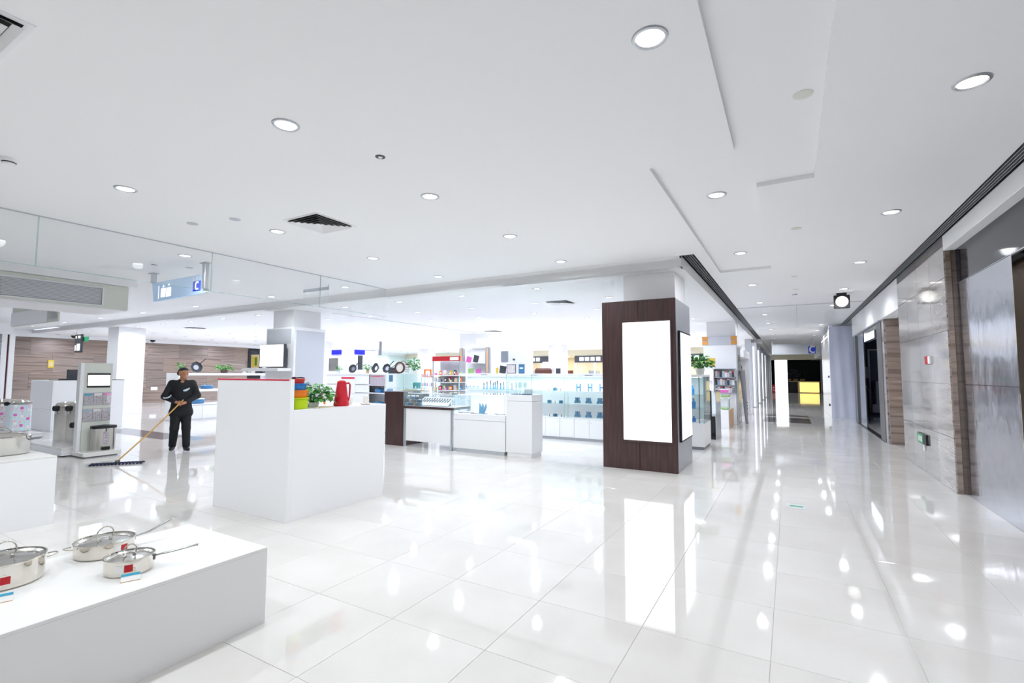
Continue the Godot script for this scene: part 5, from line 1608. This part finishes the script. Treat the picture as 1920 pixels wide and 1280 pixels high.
	bx(ks, "poster", V(0.75, 0.95, 0.002), V(1.45, 1.5, 0.012), "paper", 0.0)
	bx(ks, "poster_band", V(0.78, 1.42, 0.012), V(1.42, 1.48, 0.016), "red_stripe", 0.0)
	bx(ks, "poster", V(2.14, 1.2, 0.002), V(2.8, 1.55, 0.012), "brochure", 0.0)
	for i in 8: bx(ks, "poster_letter", V(2.2 + i * 0.07, 1.49, 0.012), V(2.24 + i * 0.07, 1.53, 0.016), "red_stripe", 0.0)
	for a in [[-11.72, 0.98, "shallow blue casserole on kitchen shelf behind the red jug"], [-11.35, 1.0, "second shallow blue casserole at the kitchen shelf corner"], [-11.74, 0.55, "blue casserole on the lowest kitchen shelf"]]:
		casserole(a[2], V(a[0], a[1] if a[1] != 1.0 else 0.98, -11.7), 0.16, 0.1, "pot_blue", false)
	fry_pan("grey frying pan standing on edge on kitchen shelf", V(-12.98, 1.61, -11.7), 0.15, 0.3, false, true, "grey", true)
	fry_pan("teal rimmed round dish standing on the kitchen shelf", V(-11.9, 1.61, -11.7), 0.17, -0.2, false, false, "paper", true)
	fry_pan("square black grill pan standing on the kitchen shelf", V(-11.45, 1.61, -11.75), 0.16, 0.2, true, true, "grey_light", true)
	plant("potted_plant", "green leafy plant among the pans on kitchen shelf", V(-12.3, 1.61, -11.7), 0.06, 0.1, 0.16, 0.24, 60, 0.08, "wood_light", false, 21)
	plant("potted_plant", "small green plant in glass jar near the blue signs", V(-13.75, 1.61, -11.75), 0.05, 0.1, 0.09, 0.18, 40, 0.06, "pane_edge", false, 22)
	# white clad stand with deep blue signs
	var bs := thing("sign_column", "white square stand with deep blue signs above kitchen shelf", "display stand", V(-15.9, 0, -13.0))
	bx(bs, "front_board", V(0, 0, -0.03), V(1.4, 2.5, 0), "white_satin", 0.003)
	bx(bs, "side_board", V(1.37, 0, -1.3), V(1.4, 2.5, -0.03), "white_satin", 0.003)
	bx(bs, "top_board", V(0, 2.47, -1.3), V(1.37, 2.5, -0.03), "white_satin", 0.0)
	bx(bs, "blue_sign", V(0.26, 2.34, 0.0), V(0.8, 2.52, 0.03), "blue_glow", 0.0)
	bx(bs, "blue_sign", V(1.4, 2.34, -0.6), V(1.43, 2.52, -0.1), "blue_glow", 0.0)
	bx(bs, "dark_inset", V(1.4, 1.75, -0.5), V(1.42, 2.3, -0.28), "grey_dark", 0.0)
	bx(bs, "mirror_inset", V(0.1, 1.7, 0.0), V(0.62, 2.2, 0.01), "steel", 0.0)
	# glass cabinet with clock, calendar and plant
	var gc := thing("glass_cabinet", "waist high glass cabinet with goods and plant on top", "glass cabinet", V(-9.8, 0, -10.0))
	bx(gc, "base", V(0, 0, -0.45), V(1.3, 1.05, 0), "white_satin", 0.003)
	glass_box(gc, V(0, 1.05, -0.45), V(1.3, 1.598, 0))
	bx(gc, "middle_post", V(0.65, 1.05, -0.01), V(0.662, 1.6, 0.003), "pane_edge", 0.0)
	bx(gc, "glass_shelf", V(0.01, 1.2, -0.43), V(1.29, 1.206, -0.02), "pane_edge", 0.0)
	bx(gc, "blue_card", V(0.1, 1.38, -0.03), V(0.24, 1.56, -0.02), "pot_blue", 0.0)
	var td := thing("teal_scarf", "folded teal scarf displayed in the glass cabinet", "scarf", V(-8.8, 1.206, -10.15))
	bx(td, "fold", V(-0.13, 0.06, -0.03), V(0.13, 0.16, 0.03), "teal", 0.015)
	for x in [-0.1, 0.02, 0.1]: bx(td, "tail", V(x - 0.025, 0.0, -0.02), V(x + 0.025, 0.07, 0.025), "teal", 0.01)
	var yb := thing("patterned_cloth", "yellow patterned cloth folded at cabinet bottom", "cloth", V(-8.95, 1.056, -10.2))
	for i in 2: bx(yb, "fold", V(-0.3, i * 0.055, -0.14), V(0.3, 0.05 + i * 0.055, 0.14), "yellow", 0.02)
	var ck := thing("table_clock", "round dark framed clock on top of the glass cabinet", "clock", V(-9.45, 1.604, -10.2), 0.15)
	var st := stool()
	add_lathe(st, [Vector2(0.12, 0.0), Vector2(0.16, 0.0), Vector2(0.165, 0.05), Vector2(0.13, 0.06), Vector2(0.12, 0.03)], 30)
	part(ck, "frame", done(st), "brown_wood", V(0, 0.165, 0), Vector3(PI / 2, 0, 0))
	st = stool()
	add_lathe(st, [Vector2(0.125, 0.0), Vector2(0.125, 0.03), Vector2(0.0001, 0.03)], 30)
	part(ck, "face", done(st), "ceramic", V(0, 0.165, 0), Vector3(PI / 2, 0, 0))
	var gp := thing("roof_ornament", "dark house shaped wire ornament beside the round clock", "ornament", V(-9.72, 1.604, -10.22))
	st = stool()
	add_tube(st, [V(-0.2, 0.0, 0), V(-0.12, 0.16, 0), V(0.32, 0.36, -0.03), V(0.55, 0.24, -0.03)], 0.008, 6)
	part(gp, "wire_roof", done(st), "black")
	bx(gp, "box", V(-0.16, 0.0, -0.05), V(0.18, 0.17, 0.05), "grey_dark", 0.01)
	var cl := thing("calendar_tower", "white desk calendar with dark print on the glass cabinet", "calendar", V(-9.2, 1.604, -10.2))
	var cf := bx(cl, "sheet", V(-0.075, 0, -0.01), V(0.075, 0.27, 0.0), "paper", 0.0)
	cf.rotation.z = -0.12
	bx(cf, "header", V(-0.075, 0.1, 0.005), V(0.075, 0.135, 0.008), "maroon", 0.0)
	for i in 12: bx(cf, "print", V(-0.06 + (i % 4) * 0.035, -0.1 + (i / 4) * 0.06, 0.005), V(-0.04 + (i % 4) * 0.035, -0.075 + (i / 4) * 0.06, 0.007), "grey", 0.0)
	plant("potted_plant", "tall feathery green plant in white pot on glass cabinet", V(-8.95, 1.604, -10.2), 0.075, 0.08, 0.14, 0.42, 70, 0.09, "ceramic", false, 23)
	# red topped stand with colourful goods
	var rs := thing("red_stand", "display stand with dark red header above colourful goods", "display stand", V(-9.79, 0, -12.0))
	bx(rs, "header", V(0, 2.0, -0.06), V(0.68, 2.145, 0), "maroon", 0.004).material_override = M["red_label"]
	bx(rs, "header_frame", V(0.68, 2.0, -0.06), V(1.05, 2.145, 0.0), "red_label", 0.004)
	bx(rs, "header_plate", V(0.7, 2.02, 0.0), V(1.03, 2.12, 0.006), "paper", 0.0)
	for x in [0.0, 1.02]: bx(rs, "post", V(x, 0, -0.05), V(x + 0.03, 2.0, -0.02), "aluminium", 0.003)
	bx(rs, "back_mesh", V(0.03, 0.6, -0.4), V(1.02, 2.0, -0.38), "grey_light", 0.0)
	for y in [0.95, 1.1, 1.35, 1.56]: bx(rs, "shelf_board", V(0.0, y - 0.02, -0.4), V(1.05, y, 0.02), "white_satin", 0.002)
	bx(rs, "base", V(0, 0, -0.4), V(1.05, 0.6, 0.0), "white_satin", 0.003)
	for i in 8: bx(rs, "hanging_rod", V(0.1 + i * 0.06, 1.7, -0.3), V(0.106 + i * 0.06, 2.0, -0.294), "grey", 0.0)
	var cols := ["pink", "paper", "yellow", "green_soft", "orange", "azure", "red_stripe", "beige", "wood_light", "grey_dark"]
	for i in 34:
		var row := i / 10
		var k := thing("coloured_box", "%s toy box on the %s shelf of the red topped stand" % [["pink", "white", "yellow", "pale green", "orange", "blue", "crimson", "beige", "tan", "dark grey"][(i * 7 + row) % 10], ["top", "second", "third", "lowest"][row]], "box", V(-9.72 + (i % 10) * 0.1, [1.56, 1.35, 1.1, 0.95][row], -12.1 - 0.08 * (i % 2)), 0.2 * (i % 3), "goods on the red topped stand")
		var h := 0.07 + 0.03 * ((i * 5) % 4)
		bx(k, "box", V(-0.04, 0, -0.03), V(0.04, h, 0.03), cols[(i * 7 + row) % 10], 0.006)
		bx(k, "label", V(-0.025, h * 0.3, 0.03), V(0.025, h * 0.7, 0.033), "paper" if i % 2 else "motley", 0.0)
	var of := thing("orange_frame", "bright orange picture frame standing beside the red topped stand", "frame", V(-9.88, 1.5, -11.9))
	for a in [[-0.14, 0.0, -0.1, 0.24], [0.1, 0.0, 0.14, 0.24], [-0.1, 0.2, 0.1, 0.24], [-0.1, 0.0, 0.1, 0.03]]: bx(of, "frame_bar", V(a[0], a[1], -0.02), V(a[2], a[3], 0.02), "orange", 0.004)
	var ofs := thing("side_rack", "narrow white rack of small toys beside orange frame", "rack", V(-10.3, 0, -11.95))
	for y in [0.9, 1.2, 1.48]: bx(ofs, "shelf_board", V(0, y - 0.02, -0.3), V(0.48, y, 0), "white_satin", 0.002)
	for x in [0.0, 0.46]: bx(ofs, "post", V(x, 0, -0.3), V(x + 0.02, 1.49, -0.27), "white_satin", 0.0)
	for i in 10:
		var k := thing("soft_toy", "little %s toy on the %s board of the narrow white rack" % [["orange", "blue", "pink", "white", "crimson"][i % 5], ["top", "middle"][i / 5]], "toy", V(-10.24 + (i % 5) * 0.09, [1.48, 1.2][i / 5], -12.1), 0.0, "toys on the narrow rack")
		var sd := stool()
		add_flesh(sd, [[V(0, 0.035, 0), V(0, 0.05, 0), 0.032, 0.028], [V(0, 0.09, 0), V(0, 0.095, 0), 0.025, 0.024]], 0.012, 0.02)
		part(k, "body", done(sd), ["orange", "azure", "pink", "paper", "red_stripe"][i % 5])
		bx(k, "ears", V(-0.02, 0.11, -0.005), V(0.02, 0.13, 0.005), "paper", 0.004)
	# white shelf with timber posts, pink and black boxes
	var wb := thing("timber_shelf", "tall white shelf with timber edged posts behind the counters", "shelf unit", V(-9.47, 0, -13.0))
	for x in [0.0, 1.02]:
		bx(wb, "post", V(x, 0, -0.1), V(x + 0.17, 2.45, 0.0), "aluminium", 0.004)
		bx(wb, "timber_face", V(x + 0.05, 0.3, 0.0), V(x + 0.12, 2.43, 0.012), "wood_light", 0.003)
	bx(wb, "back_board", V(0.0, 0, -0.5), V(1.9, 2.6, -0.45), "white_satin", 0.0)
	for y in [1.15, 1.62, 1.97, 2.5]: bx(wb, "shelf_board", V(0.17, y - 0.03, -0.45), V(1.02, y, -0.02), "white_satin", 0.002)
	strip_light(wb, V(0.6, 2.45, -0.2), 0.8, true, 0.05)
	for a in [[-9.18, 1.97, "pink", 0.2, "leaning pink album on the upper timber edged shelf"], [-8.9, 1.97, "grey_dark", 0.24, "leaning black album on the upper timber edged shelf"], [-9.1, 1.62, "green_soft", 0.16, "pale green box on the lower timber edged shelf"], [-8.8, 1.62, "pink", 0.14, "small pink box on the lower timber edged shelf"]]:
		var k := thing("album", a[4], "album", V(a[0], a[1], -13.15))
		var cv := bx(k, "cover", V(-0.09, 0, -0.02), V(0.09, a[3], 0.0), a[2], 0.004)
		cv.rotation.z = -0.25 if a[1] > 1.8 else 0.0
		bx(cv, "spine", V(-0.1, -a[3] / 2, -0.014), V(-0.085, a[3] / 2, 0.014), a[2], 0.002)

func build_corridor_things() -> void:
	# glass showcases along the edge of the corridor
	var a := thing("corner_showcase", "narrow white and glass showcase beside the dark pillar", "showcase", V(-1.61, 0, -11.05))
	bx(a, "base", V(-0.9, 0.06, -0.95), V(0, 0.56, 0), "white_satin", 0.004)
	bx(a, "plinth", V(-0.88, 0, -0.92), V(-0.02, 0.06, -0.02), "grey", 0.0)
	glass_box(a, V(-0.9, 0.56, -0.95), V(0, 1.55, 0), "pane_cyan")
	for y in [0.86, 1.16]: bx(a, "glass_shelf", V(-0.88, y, -0.93), V(-0.02, y + 0.006, -0.02), "pane_edge", 0.0)
	bx(a, "top_board", V(-0.9, 1.556, -0.95), V(0, 1.6, 0), "white_satin", 0.003)
	bx(a, "back_board", V(-0.89, 0.57, -0.94), V(-0.02, 1.55, -0.92), "white_satin", 0.0)
	bx(a, "corner_post", V(-0.1, 0.56, -0.02), V(-0.085, 1.55, -0.005), "steel_dark", 0.0)
	strip_light(a, V(-0.45, 1.54, -0.1), 0.8, true, 0.2)
	for q in [[-1.86, 0.57, 0.12, "blue pump bottle on the lowest shelf of corner showcase"], [-1.86, 0.866, 0.22, "tall blue bottle on middle shelf of corner showcase"], [-1.88, 1.166, 0.2, "blue tap shaped bottle on upper shelf of corner showcase"]]:
		var k := thing("blue_bottle", q[3], "bottle", V(q[0], q[1], -11.3))
		var st := stool()
		add_lathe(st, [Vector2(0.0001, 0), Vector2(0.04, 0), Vector2(0.045, q[2] * 0.6), Vector2(0.015, q[2] * 0.75), Vector2(0.015, q[2] * 0.9)], 16)
		part(k, "body", done(st), "azure")
		bx(k, "pump", V(-0.06, q[2] * 0.9, -0.012), V(0.02, q[2] * 0.97, 0.012), "azure", 0.004)
	var b := thing("black_showcase", "tall glass showcase on black and steel base beside corridor", "showcase", V(-1.61, 0, -12.97))
	bx(b, "base", V(-0.26, 0, -0.92), V(-0.02, 0.57, 0), "black_gloss", 0.003)
	bx(b, "side_plate", V(-0.02, 0, -0.92), V(0, 0.58, 0.0), "aluminium", 0.003)
	glass_box(b, V(-0.26, 0.58, -0.92), V(0, 1.19, 0), "pane_cyan")
	bx(b, "corner_post", V(-0.14, 0.57, -0.03), V(-0.1, 1.19, 0.003), "black", 0.003)
	bx(b, "top_rail", V(-0.26, 1.17, -0.03), V(-0.1, 1.2, 0.003), "black", 0.003)
	var bk := thing("hook_tool", "blue hooked tool hanging inside the black based showcase", "tool", V(-1.82, 0.95, -13.3))
	var st := stool()
	add_tube(st, [V(0, 0.14, 0), V(0, 0.05, 0), V(0.01, -0.03, 0), V(0.04, -0.05, 0)], 0.012, 8)
	part(bk, "hook", done(st), "azure")
	bx(bk, "grip", V(-0.02, 0.1, -0.012), V(0.02, 0.2, 0.012), "steel_blue", 0.004)
	var w := thing("white_plinth", "white plinth with acrylic box and green tray beside corridor", "plinth", V(-1.61, 0, -15.85))
	bx(w, "body", V(-0.24, 0, -1.35), V(-0.01, 0.55, 0), "white_satin", 0.004)
	bx(w, "wood_side", V(-0.01, 0.02, -1.35), V(0.0, 0.54, -0.02), "wood_light", 0.0)
	glass_box(w, V(-0.24, 0.56, -1.3), V(-0.01, 0.85, 0), "acrylic")
	for q in [[0.56, "shallow green tray inside the acrylic box"], [0.93, "green tray on the acrylic tier above plinth"]]:
		var k := thing("green_tray", q[1], "tray", V(-1.73, q[0], -16.1))
		bx(k, "tray", V(-0.1, 0, -0.2), V(0.1, 0.03, 0.2), "green_soft", 0.008)
		bx(k, "rim", V(-0.11, 0.03, -0.21), V(0.11, 0.04, 0.21), "green_soft", 0.003)
	var tier := thing("acrylic_tier", "pink edged acrylic tier above the white plinth", "tier", V(-1.75, 0.86, -16.2))
	bx(tier, "lower_deck", V(-0.15, 0.0, -0.4), V(0.13, 0.02, 0.2), "white_satin", 0.0)
	bx(tier, "upper_deck", V(-0.15, 0.28, -0.4), V(0.13, 0.3, 0.2), "white_satin", 0.0)
	for x in [-0.14, 0.11]: bx(tier, "leg", V(x, 0.02, -0.3), V(x + 0.02, 0.28, -0.28), "acrylic", 0.0)
	bx(tier, "pink_edge", V(-0.15, 0.2, 0.2), V(0.13, 0.28, 0.21), "pink", 0.0)
	# plants on top of the corner showcase
	plant("potted_shrub", "bushy green shrub in pale pot above the corner showcase", V(-1.78, 1.6, -11.75), 0.1, 0.14, 0.26, 0.34, 170, 0.1, "ceramic", false, 31)
	plant("potted_shrub", "smaller green shrub with white flowers above corner showcase", V(-2.3, 1.6, -11.35), 0.08, 0.12, 0.2, 0.3, 110, 0.09, "terracotta", false, 32)
	# wall unit round the next column: magazines, header with orange squares
	var m := thing("magazine_unit", "white magazine unit with orange squares on its header", "shelf unit", V(-1.5, 0, -17.28))
	bx(m, "front_board", V(-1.0, 1.4, -0.08), V(0, 2.58, -0.04), "white_satin", 0.003)
	bx(m, "header", V(-1.03, 2.58, -0.08), V(0.04, 2.87, -0.02), "grey_light", 0.004)
	for x in [-1.03, -0.14]:
		for y in [2.6, 2.75]: bx(m, "orange_square", V(x, y, -0.02), V(x + 0.18, y + 0.12, 0.0), "orange_square", 0.0)
	bx(m, "side_panel", V(-0.01, 0, -1.2), V(0.03, 2.58, -0.04), "grey_light", 0.003)
	bx(m, "side_mirror", V(0.03, 0.1, -1.1), V(0.036, 2.5, -0.1), "steel", 0.0)
	bx(m, "cabinet", V(-1.0, 0, -0.08), V(-0.02, 1.0, 0.0), "white_satin", 0.003)
	for y in [1.0, 1.25, 1.5, 1.78]: bx(m, "shelf_board", V(-0.66, y, -0.04), V(-0.02, y + 0.02, 0.22), "grey", 0.002)
	bx(m, "curved_end", V(-0.7, 1.02, -0.04), V(-0.66, 1.8, 0.3), "white_satin", 0.01)
	bx(m, "picture", V(-0.92, 1.9, -0.04), V(-0.64, 2.15, -0.03), "yellow", 0.0)
	for i in 24:
		var k := thing("magazine", "%s magazine on the %s rack shelf of the magazine unit" % [["white", "grey", "pale blue", "patterned", "dark"][(i * 3) % 5], ["lower", "middle", "upper"][i / 8]], "magazine", V(-2.1 + (i % 8) * 0.072, [1.02, 1.27, 1.52][i / 8], -17.16), 0.0, "magazines on the rack")
		bx(k, "cover", V(-0.033, 0, 0), V(0.033, 0.2, 0.008), ["paper", "grey", "sign_grey", "motley", "grey_dark"][(i * 3) % 5], 0.0)
		bx(k, "masthead", V(-0.03, 0.16, 0.008), V(0.03, 0.19, 0.01), ["grey_dark", "paper", "red_stripe"][i % 3], 0.0)
	# grey banner cloth leaning by the column
	var bn := thing("furled_banner", "furled grey banner leaning against the magazine unit", "banner", V(-1.29, 0, -17.85))
	st = stool()
	add_tube(st, [V(0.02, 0.0, 0.05), V(-0.02, 0.6, 0.0), V(-0.06, 1.3, -0.04), V(-0.1, 1.75, -0.06)], 0.045, 10, 0.09)
	part(bn, "cloth", done(st), "fabric_grey")
	st = stool()
	add_tube(st, [V(0.03, 0.0, 0.07), V(-0.1, 1.9, 0.0)], 0.012, 8)
	part(bn, "pole", done(st), "steel_dark")
	# white shop bay with red goods farther along
	var r := thing("white_bay", "white shop bay with red and dark goods beyond banner", "shelf unit", V(-1.6, 0, -21.0))
	bx(r, "back_board", V(-1.4, 0, -3.2), V(-1.3, 2.6, 0), "white_satin", 0.0)
	bx(r, "end_board", V(-1.4, 0, -3.3), V(0.02, 2.6, -3.2), "white_satin", 0.0)
	bx(r, "header", V(-1.4, 2.3, -3.3), V(0.05, 2.6, 0), "white_satin", 0.0)
	for y in [0.5, 0.95, 1.35]: bx(r, "shelf_board", V(-1.3, y, -3.2), V(-0.2, y + 0.03, -0.1), "white_satin", 0.002)
	bx(r, "chest", V(-0.9, 0, -3.2), V(-0.05, 0.5, -1.0), "white_satin", 0.004)
	for i in 6: bx(r, "chest_slot", V(-0.05, 0.1 + (i % 3) * 0.13, -2.8 + (i / 3) * 0.8), V(-0.045, 0.16 + (i % 3) * 0.13, -2.3 + (i / 3) * 0.8), "grey_dark", 0.0)
	for q in [["maroon", 1.38, -2.0, 0.55, 0.4, "dark red suitcase on upper shelf of the white bay"], ["red_stripe", 0.98, -2.2, 0.5, 0.35, "bright red handbag on middle shelf of white bay"], ["grey_dark", 0.98, -1.2, 0.2, 0.3, "small dark handbag on middle shelf of white bay"], ["exit_green", 1.38, -0.9, 0.2, 0.18, "small green case on upper shelf of white bay"]]:
		var k := thing("handbag", q[5], "bag", V(-2.2, q[1], -21.0 + q[2]))
		bx(k, "body", V(-0.15, 0, -q[3] / 2), V(0.25, q[4], q[3] / 2), q[0], 0.03)
		st = stool()
		add_tube(st, arc(V(0.05, q[4], 0), V(0, 0, q[3] * 0.2), V(0, 0.08, 0), 0.0, PI, 10), 0.014, 6)
		part(k, "handle", done(st), q[0])
	# floor outlet plate in the corridor
	var fo := thing("floor_plate", "small green grey floor outlet plate in the corridor tiles", "floor plate", V(0.02, 0.0, -6.95))
	bx(fo, "plate", V(-0.11, 0.0, -0.11), V(0.11, 0.003, 0.11), "grey_light", 0.001)
	bx(fo, "arrow_print", V(-0.07, 0.003, -0.03), V(0.07, 0.004, 0.03), "exit_green", 0.0)
	# white cloth hoarding
	var h := thing("cloth_hoarding", "tall white cloth covered hoarding against the right wall", "hoarding", V(1.33, 0, -21.9))
	st = stool()
	st.set_smooth_group(1)
	var nx := 22
	var ny := 14
	for i in nx:
		for j in ny:
			var P := []
			for k in [[0, 0], [1, 0], [1, 1], [0, 1]]:
				var x: float = float(i + k[0]) / nx
				var y: float = float(j + k[1]) / ny
				P.append(V(x * 0.86, y * 3.44, 0.012 * sin(x * 17.0 + y * 3.0) * (1.0 - 0.6 * y) + 0.01 * sin(y * 9.0 - x * 6.0)))
			quad(st, P[0], P[1], P[2], P[3], Vector3.BACK)
	part(h, "cloth", done(st), "fabric_white", V(0, 0, 0.02))
	bx(h, "front_frame", V(0, 0, -0.08), V(0.86, 3.45, -0.02), "fabric_white", 0.004)
	bx(h, "side_panel", V(0, 0, -5.0), V(0.03, 3.3, -0.08), "white_gloss", 0.003)
	bx(h, "top_light", V(-0.01, 3.1, -4.9), V(0.0, 3.14, -0.3), "panel_glow", 0.0)
	bx(h, "far_panel", V(0.03, 0, -5.0), V(1.0, 3.3, -4.95), "white_gloss", 0.0)
	for q in [[1.5, -0.9], [0.4, -1.0]]: bx(h, "clip", V(-0.03, q[0], q[1]), V(0.0, q[0] + 0.08, q[1] + 0.3), "grey_dark", 0.004)
	# steel shop front in the right wall
	var s := thing("steel_shopfront", "steel framed shop front open on a dark room in right wall", "shop front", V(1.915, 0, -14.58))
	bx(s, "post", V(0.03, 0, -0.7), V(0.12, 2.93, 0.0), "steel_dark", 0.004)
	bx(s, "post", V(0.0, 0, -5.66), V(0.12, 2.93, -5.0), "steel_dark", 0.004)
	bx(s, "glass_panel", V(0.04, 0, -5.0), V(0.052, 2.93, -3.3), "pane_cyan", 0.0)
	bx(s, "glass_edge", V(0.035, 0, -3.32), V(0.06, 2.93, -3.28), "steel", 0.0)
	bx(s, "threshold", V(0.0, 0.0, -5.66), V(0.14, 0.012, -0.0), "steel_dark", 0.002)
	bx(s, "top_trim", V(-0.01, 2.9, -5.66), V(0.06, 2.94, 0.0), "aluminium", 0.002)
	var lb := thing("hanging_lightbox", "glowing white lightbox hanging inside the dark shop front", "lightbox", V(2.34, 2.96, -20.0))
	bx(lb, "lit_face", V(-0.02, -0.18, -1.2), V(0.0, 0.18, 1.2), "panel_glow", 0.0)
	bx(lb, "casing", V(0.001, -0.19, -1.21), V(0.1, 0.19, 1.21), "grey", 0.003)
	bx(lb, "hanger", V(0.04, 0.19, -0.9), V(0.06, 0.34, -0.88), "aluminium", 0.0)
	bx(lb, "hanger", V(0.04, 0.19, 0.88), V(0.06, 0.34, 0.9), "aluminium", 0.0)
	bx(lb, "lit_face", V(0.101, -0.18, -1.2), V(0.12, 0.18, 1.2), "panel_glow", 0.0)  # second glowing face, added to brighten the room behind
	for side in [-1.0, 1.0]:  # the lamp on the rear side is added along with that face
		var bl := AreaLight3D.new()
		bl.area_size = Vector2(2.4, 0.36); bl.light_energy = 0.35; bl.light_color = Color("f3f8ff"); bl.shadow_enabled = true; bl.area_range = 20.0
		lb.add_child(bl); bl.position = V(0.05 + side * 0.08, 0, 0); bl.rotation.y = -side * PI / 2
	var df := thing("aluminium_door", "aluminium framed glass door deep inside the dark shop front", "door", V(3.0, 0, -26.3))
	for q in [[0.0, 0.0, 0.07, 2.75], [0.95, 0.0, 1.02, 2.75], [0.07, 2.68, 0.95, 2.75], [0.07, 0.0, 0.95, 0.08]]: bx(df, "frame_bar", V(q[0], q[1], -0.03), V(q[2], q[3], 0.03), "aluminium", 0.003)
	bx(df, "pane", V(0.07, 0.08, -0.004), V(0.95, 2.68, 0.004), "pane_cyan", 0.0)
	var eq := thing("equipment_cabinet", "white equipment cabinet standing deep inside the dark shop front", "cabinet", V(3.0, 0.0, -24.3))
	bx(eq, "body", V(0.0, 0.42, -0.5), V(0.6, 1.36, 0), "white_satin", 0.01)
	bx(eq, "base", V(-0.3, 0.0, -0.6), V(0.7, 0.1, 0.1), "grey_dark", 0.004)
	bx(eq, "white_base", V(-0.14, 0.1, -0.5), V(0.65, 0.42, 0.05), "white_satin", 0.004)  # plain white box under the cabinet body
	bx(eq, "door_seam", V(0.3, 0.45, 0.0), V(0.305, 1.32, 0.003), "grey", 0.0)
	var cb := thing("loose_cable", "white cable looping down from a box inside the shop front", "cable", V(2.8, 0, -26.2))
	st = stool()
	add_tube(st, [V(0.05, 1.48, 0.05), V(0.07, 1.2, 0.1), V(0.13, 0.98, 0.14), V(0.24, 0.85, 0.16)], 0.014, 6)
	part(cb, "wire", done(st), "white_satin")
	bx(cb, "junction_box", V(0.0, 1.47, -0.1), V(0.22, 1.96, 0.05), "white_satin", 0.008)

func build_far_hall() -> void:
	# shop fronts along the far wall
	for a in [[-18.4, -14.2, "sand", "far shop front with a dark sign band and open racks"], [-13.6, -7.6, "paper", "far shop front with dark sign band beyond the shelf wall"], [-7.0, -2.6, "grey", "far shop front with dark sign band near the corridor"]]:
		var s := thing("far_shopfront", a[3], "shop front", V(a[0], 0, -33.0))
		var L: float = a[1] - a[0]
		bx(s, "sign_band", V(0, 2.45, 0.0), V(L, 2.95, 0.1), "grey_dark", 0.0)
		for i in 4: bx(s, "sign_letter", V(0.4 + i * 0.42, 2.58, 0.1), V(0.7 + i * 0.42, 2.84, 0.13), "panel_glow", 0.0)
		for i in 5: bx(s, "post", V(i * (L - 0.12) / 4, 0, 0), V(i * (L - 0.12) / 4 + 0.12, 2.45, 0.1), "grey_light", 0.0)
		for i in 4: bx(s, "pane", V(i * (L - 0.12) / 4 + 0.12, 0, 0.04), V((i + 1) * (L - 0.12) / 4, 2.45, 0.05), "pane_cyan", 0.0)
		for i in 3: bx(s, "rack", V(0.5 + i * L / 3.2, 0, -2.0), V(1.2 + i * L / 3.2, 1.9 - 0.2 * (i % 2), -1.4), ["grey", "beige", "brown_wood"][i], 0.02)
		var l := AreaLight3D.new()
		l.area_size = Vector2(L * 0.8, 0.4); l.light_energy = 6.0; l.light_color = Color("fff0dc"); l.shadow_enabled = true; l.area_range = 30.0
		bx(s, "ceiling_lamp", V(L * 0.1, 2.9, -1.4), V(L * 0.9, 2.93, -1.0), "lamp_face", 0.0)
		s.add_child(l); l.position = V(L * 0.5, 2.88, -1.2); l.rotation.x = -PI / 2
	# dark shop beyond the end of the stone wall
	var d := thing("dark_shop", "dark glazed shop opening at the end of stone wall", "shop front", V(-30.0, 0, -18.4))
	bx(d, "glazing", V(-0.05, 0, -2.2), V(0.0, 3.1, 0), "glass_dark", 0.0)
	bx(d, "frame", V(0, 3.1, -2.2), V(0.06, 3.2, 0), "black", 0.0)
	for i in 3: bx(d, "mullion", V(0.0, 0, -0.08 - i * 1.05), V(0.05, 3.1, -i * 1.05), "black", 0.0)
	# small grey hanging sign
	var g := thing("hanging_sign", "small grey hanging sign board in the far hall", "sign", V(-20.5, HL, -19.5))
	bx(g, "hanger", V(0.9, -0.75, -0.04), V(1.0, 0, 0.04), "grey", 0.0)
	bx(g, "board", V(-1.0, -0.75, -0.05), V(0.9, -0.45, 0.05), "grey_light", 0.0)
	bx(g, "round_mark", V(0.6, -0.73, 0.05), V(0.85, -0.48, 0.07), "paper", 0.05)
	# clad far columns with posters
	var f := thing("poster_column", "white clad far column with dark posters beside dark pillar", "column cladding", V(-12.0, 0, -26.7))
	bx(f, "front_board", V(-1.1, 0, 0), V(0.2, 2.35, 0.1), "white_satin", 0.003)
	bx(f, "header_light", V(-1.0, 2.0, 0.1), V(0.1, 2.3, 0.13), "panel_glow", 0.0)
	for i in 3: bx(f, "poster", V(-1.0 + i * 0.4, 1.6, 0.1), V(-0.7 + i * 0.4, 1.95, 0.12), ["steel_blue", "motley", "grey_dark"][i], 0.0)
	bx(f, "shelf_board", V(-1.3, 1.5, 0.1), V(0.3, 1.55, 0.4), "white_satin", 0.0)
	var br := thing("brown_sofa", "round backed brown armchair before the far shop fronts", "armchair", V(-12.6, 0, -25.2))
	bx(br, "seat", V(-0.5, 0.25, -0.4), V(0.5, 0.5, 0.4), "brown_wood", 0.06)
	bx(br, "backrest", V(-0.55, 0.4, -0.6), V(0.55, 1.95, -0.35), "brown_wood", 0.12)
	for x in [-0.6, 0.45]: bx(br, "armrest", V(x, 0.25, -0.4), V(x + 0.15, 0.75, 0.4), "brown_wood", 0.05)
	for q in [[-1, -1], [1, -1], [-1, 1], [1, 1]]: bx(br, "leg", V(q[0] * 0.42 - 0.04, 0, q[1] * 0.32 - 0.04), V(q[0] * 0.42 + 0.04, 0.26, q[1] * 0.32 + 0.04), "black", 0.0)
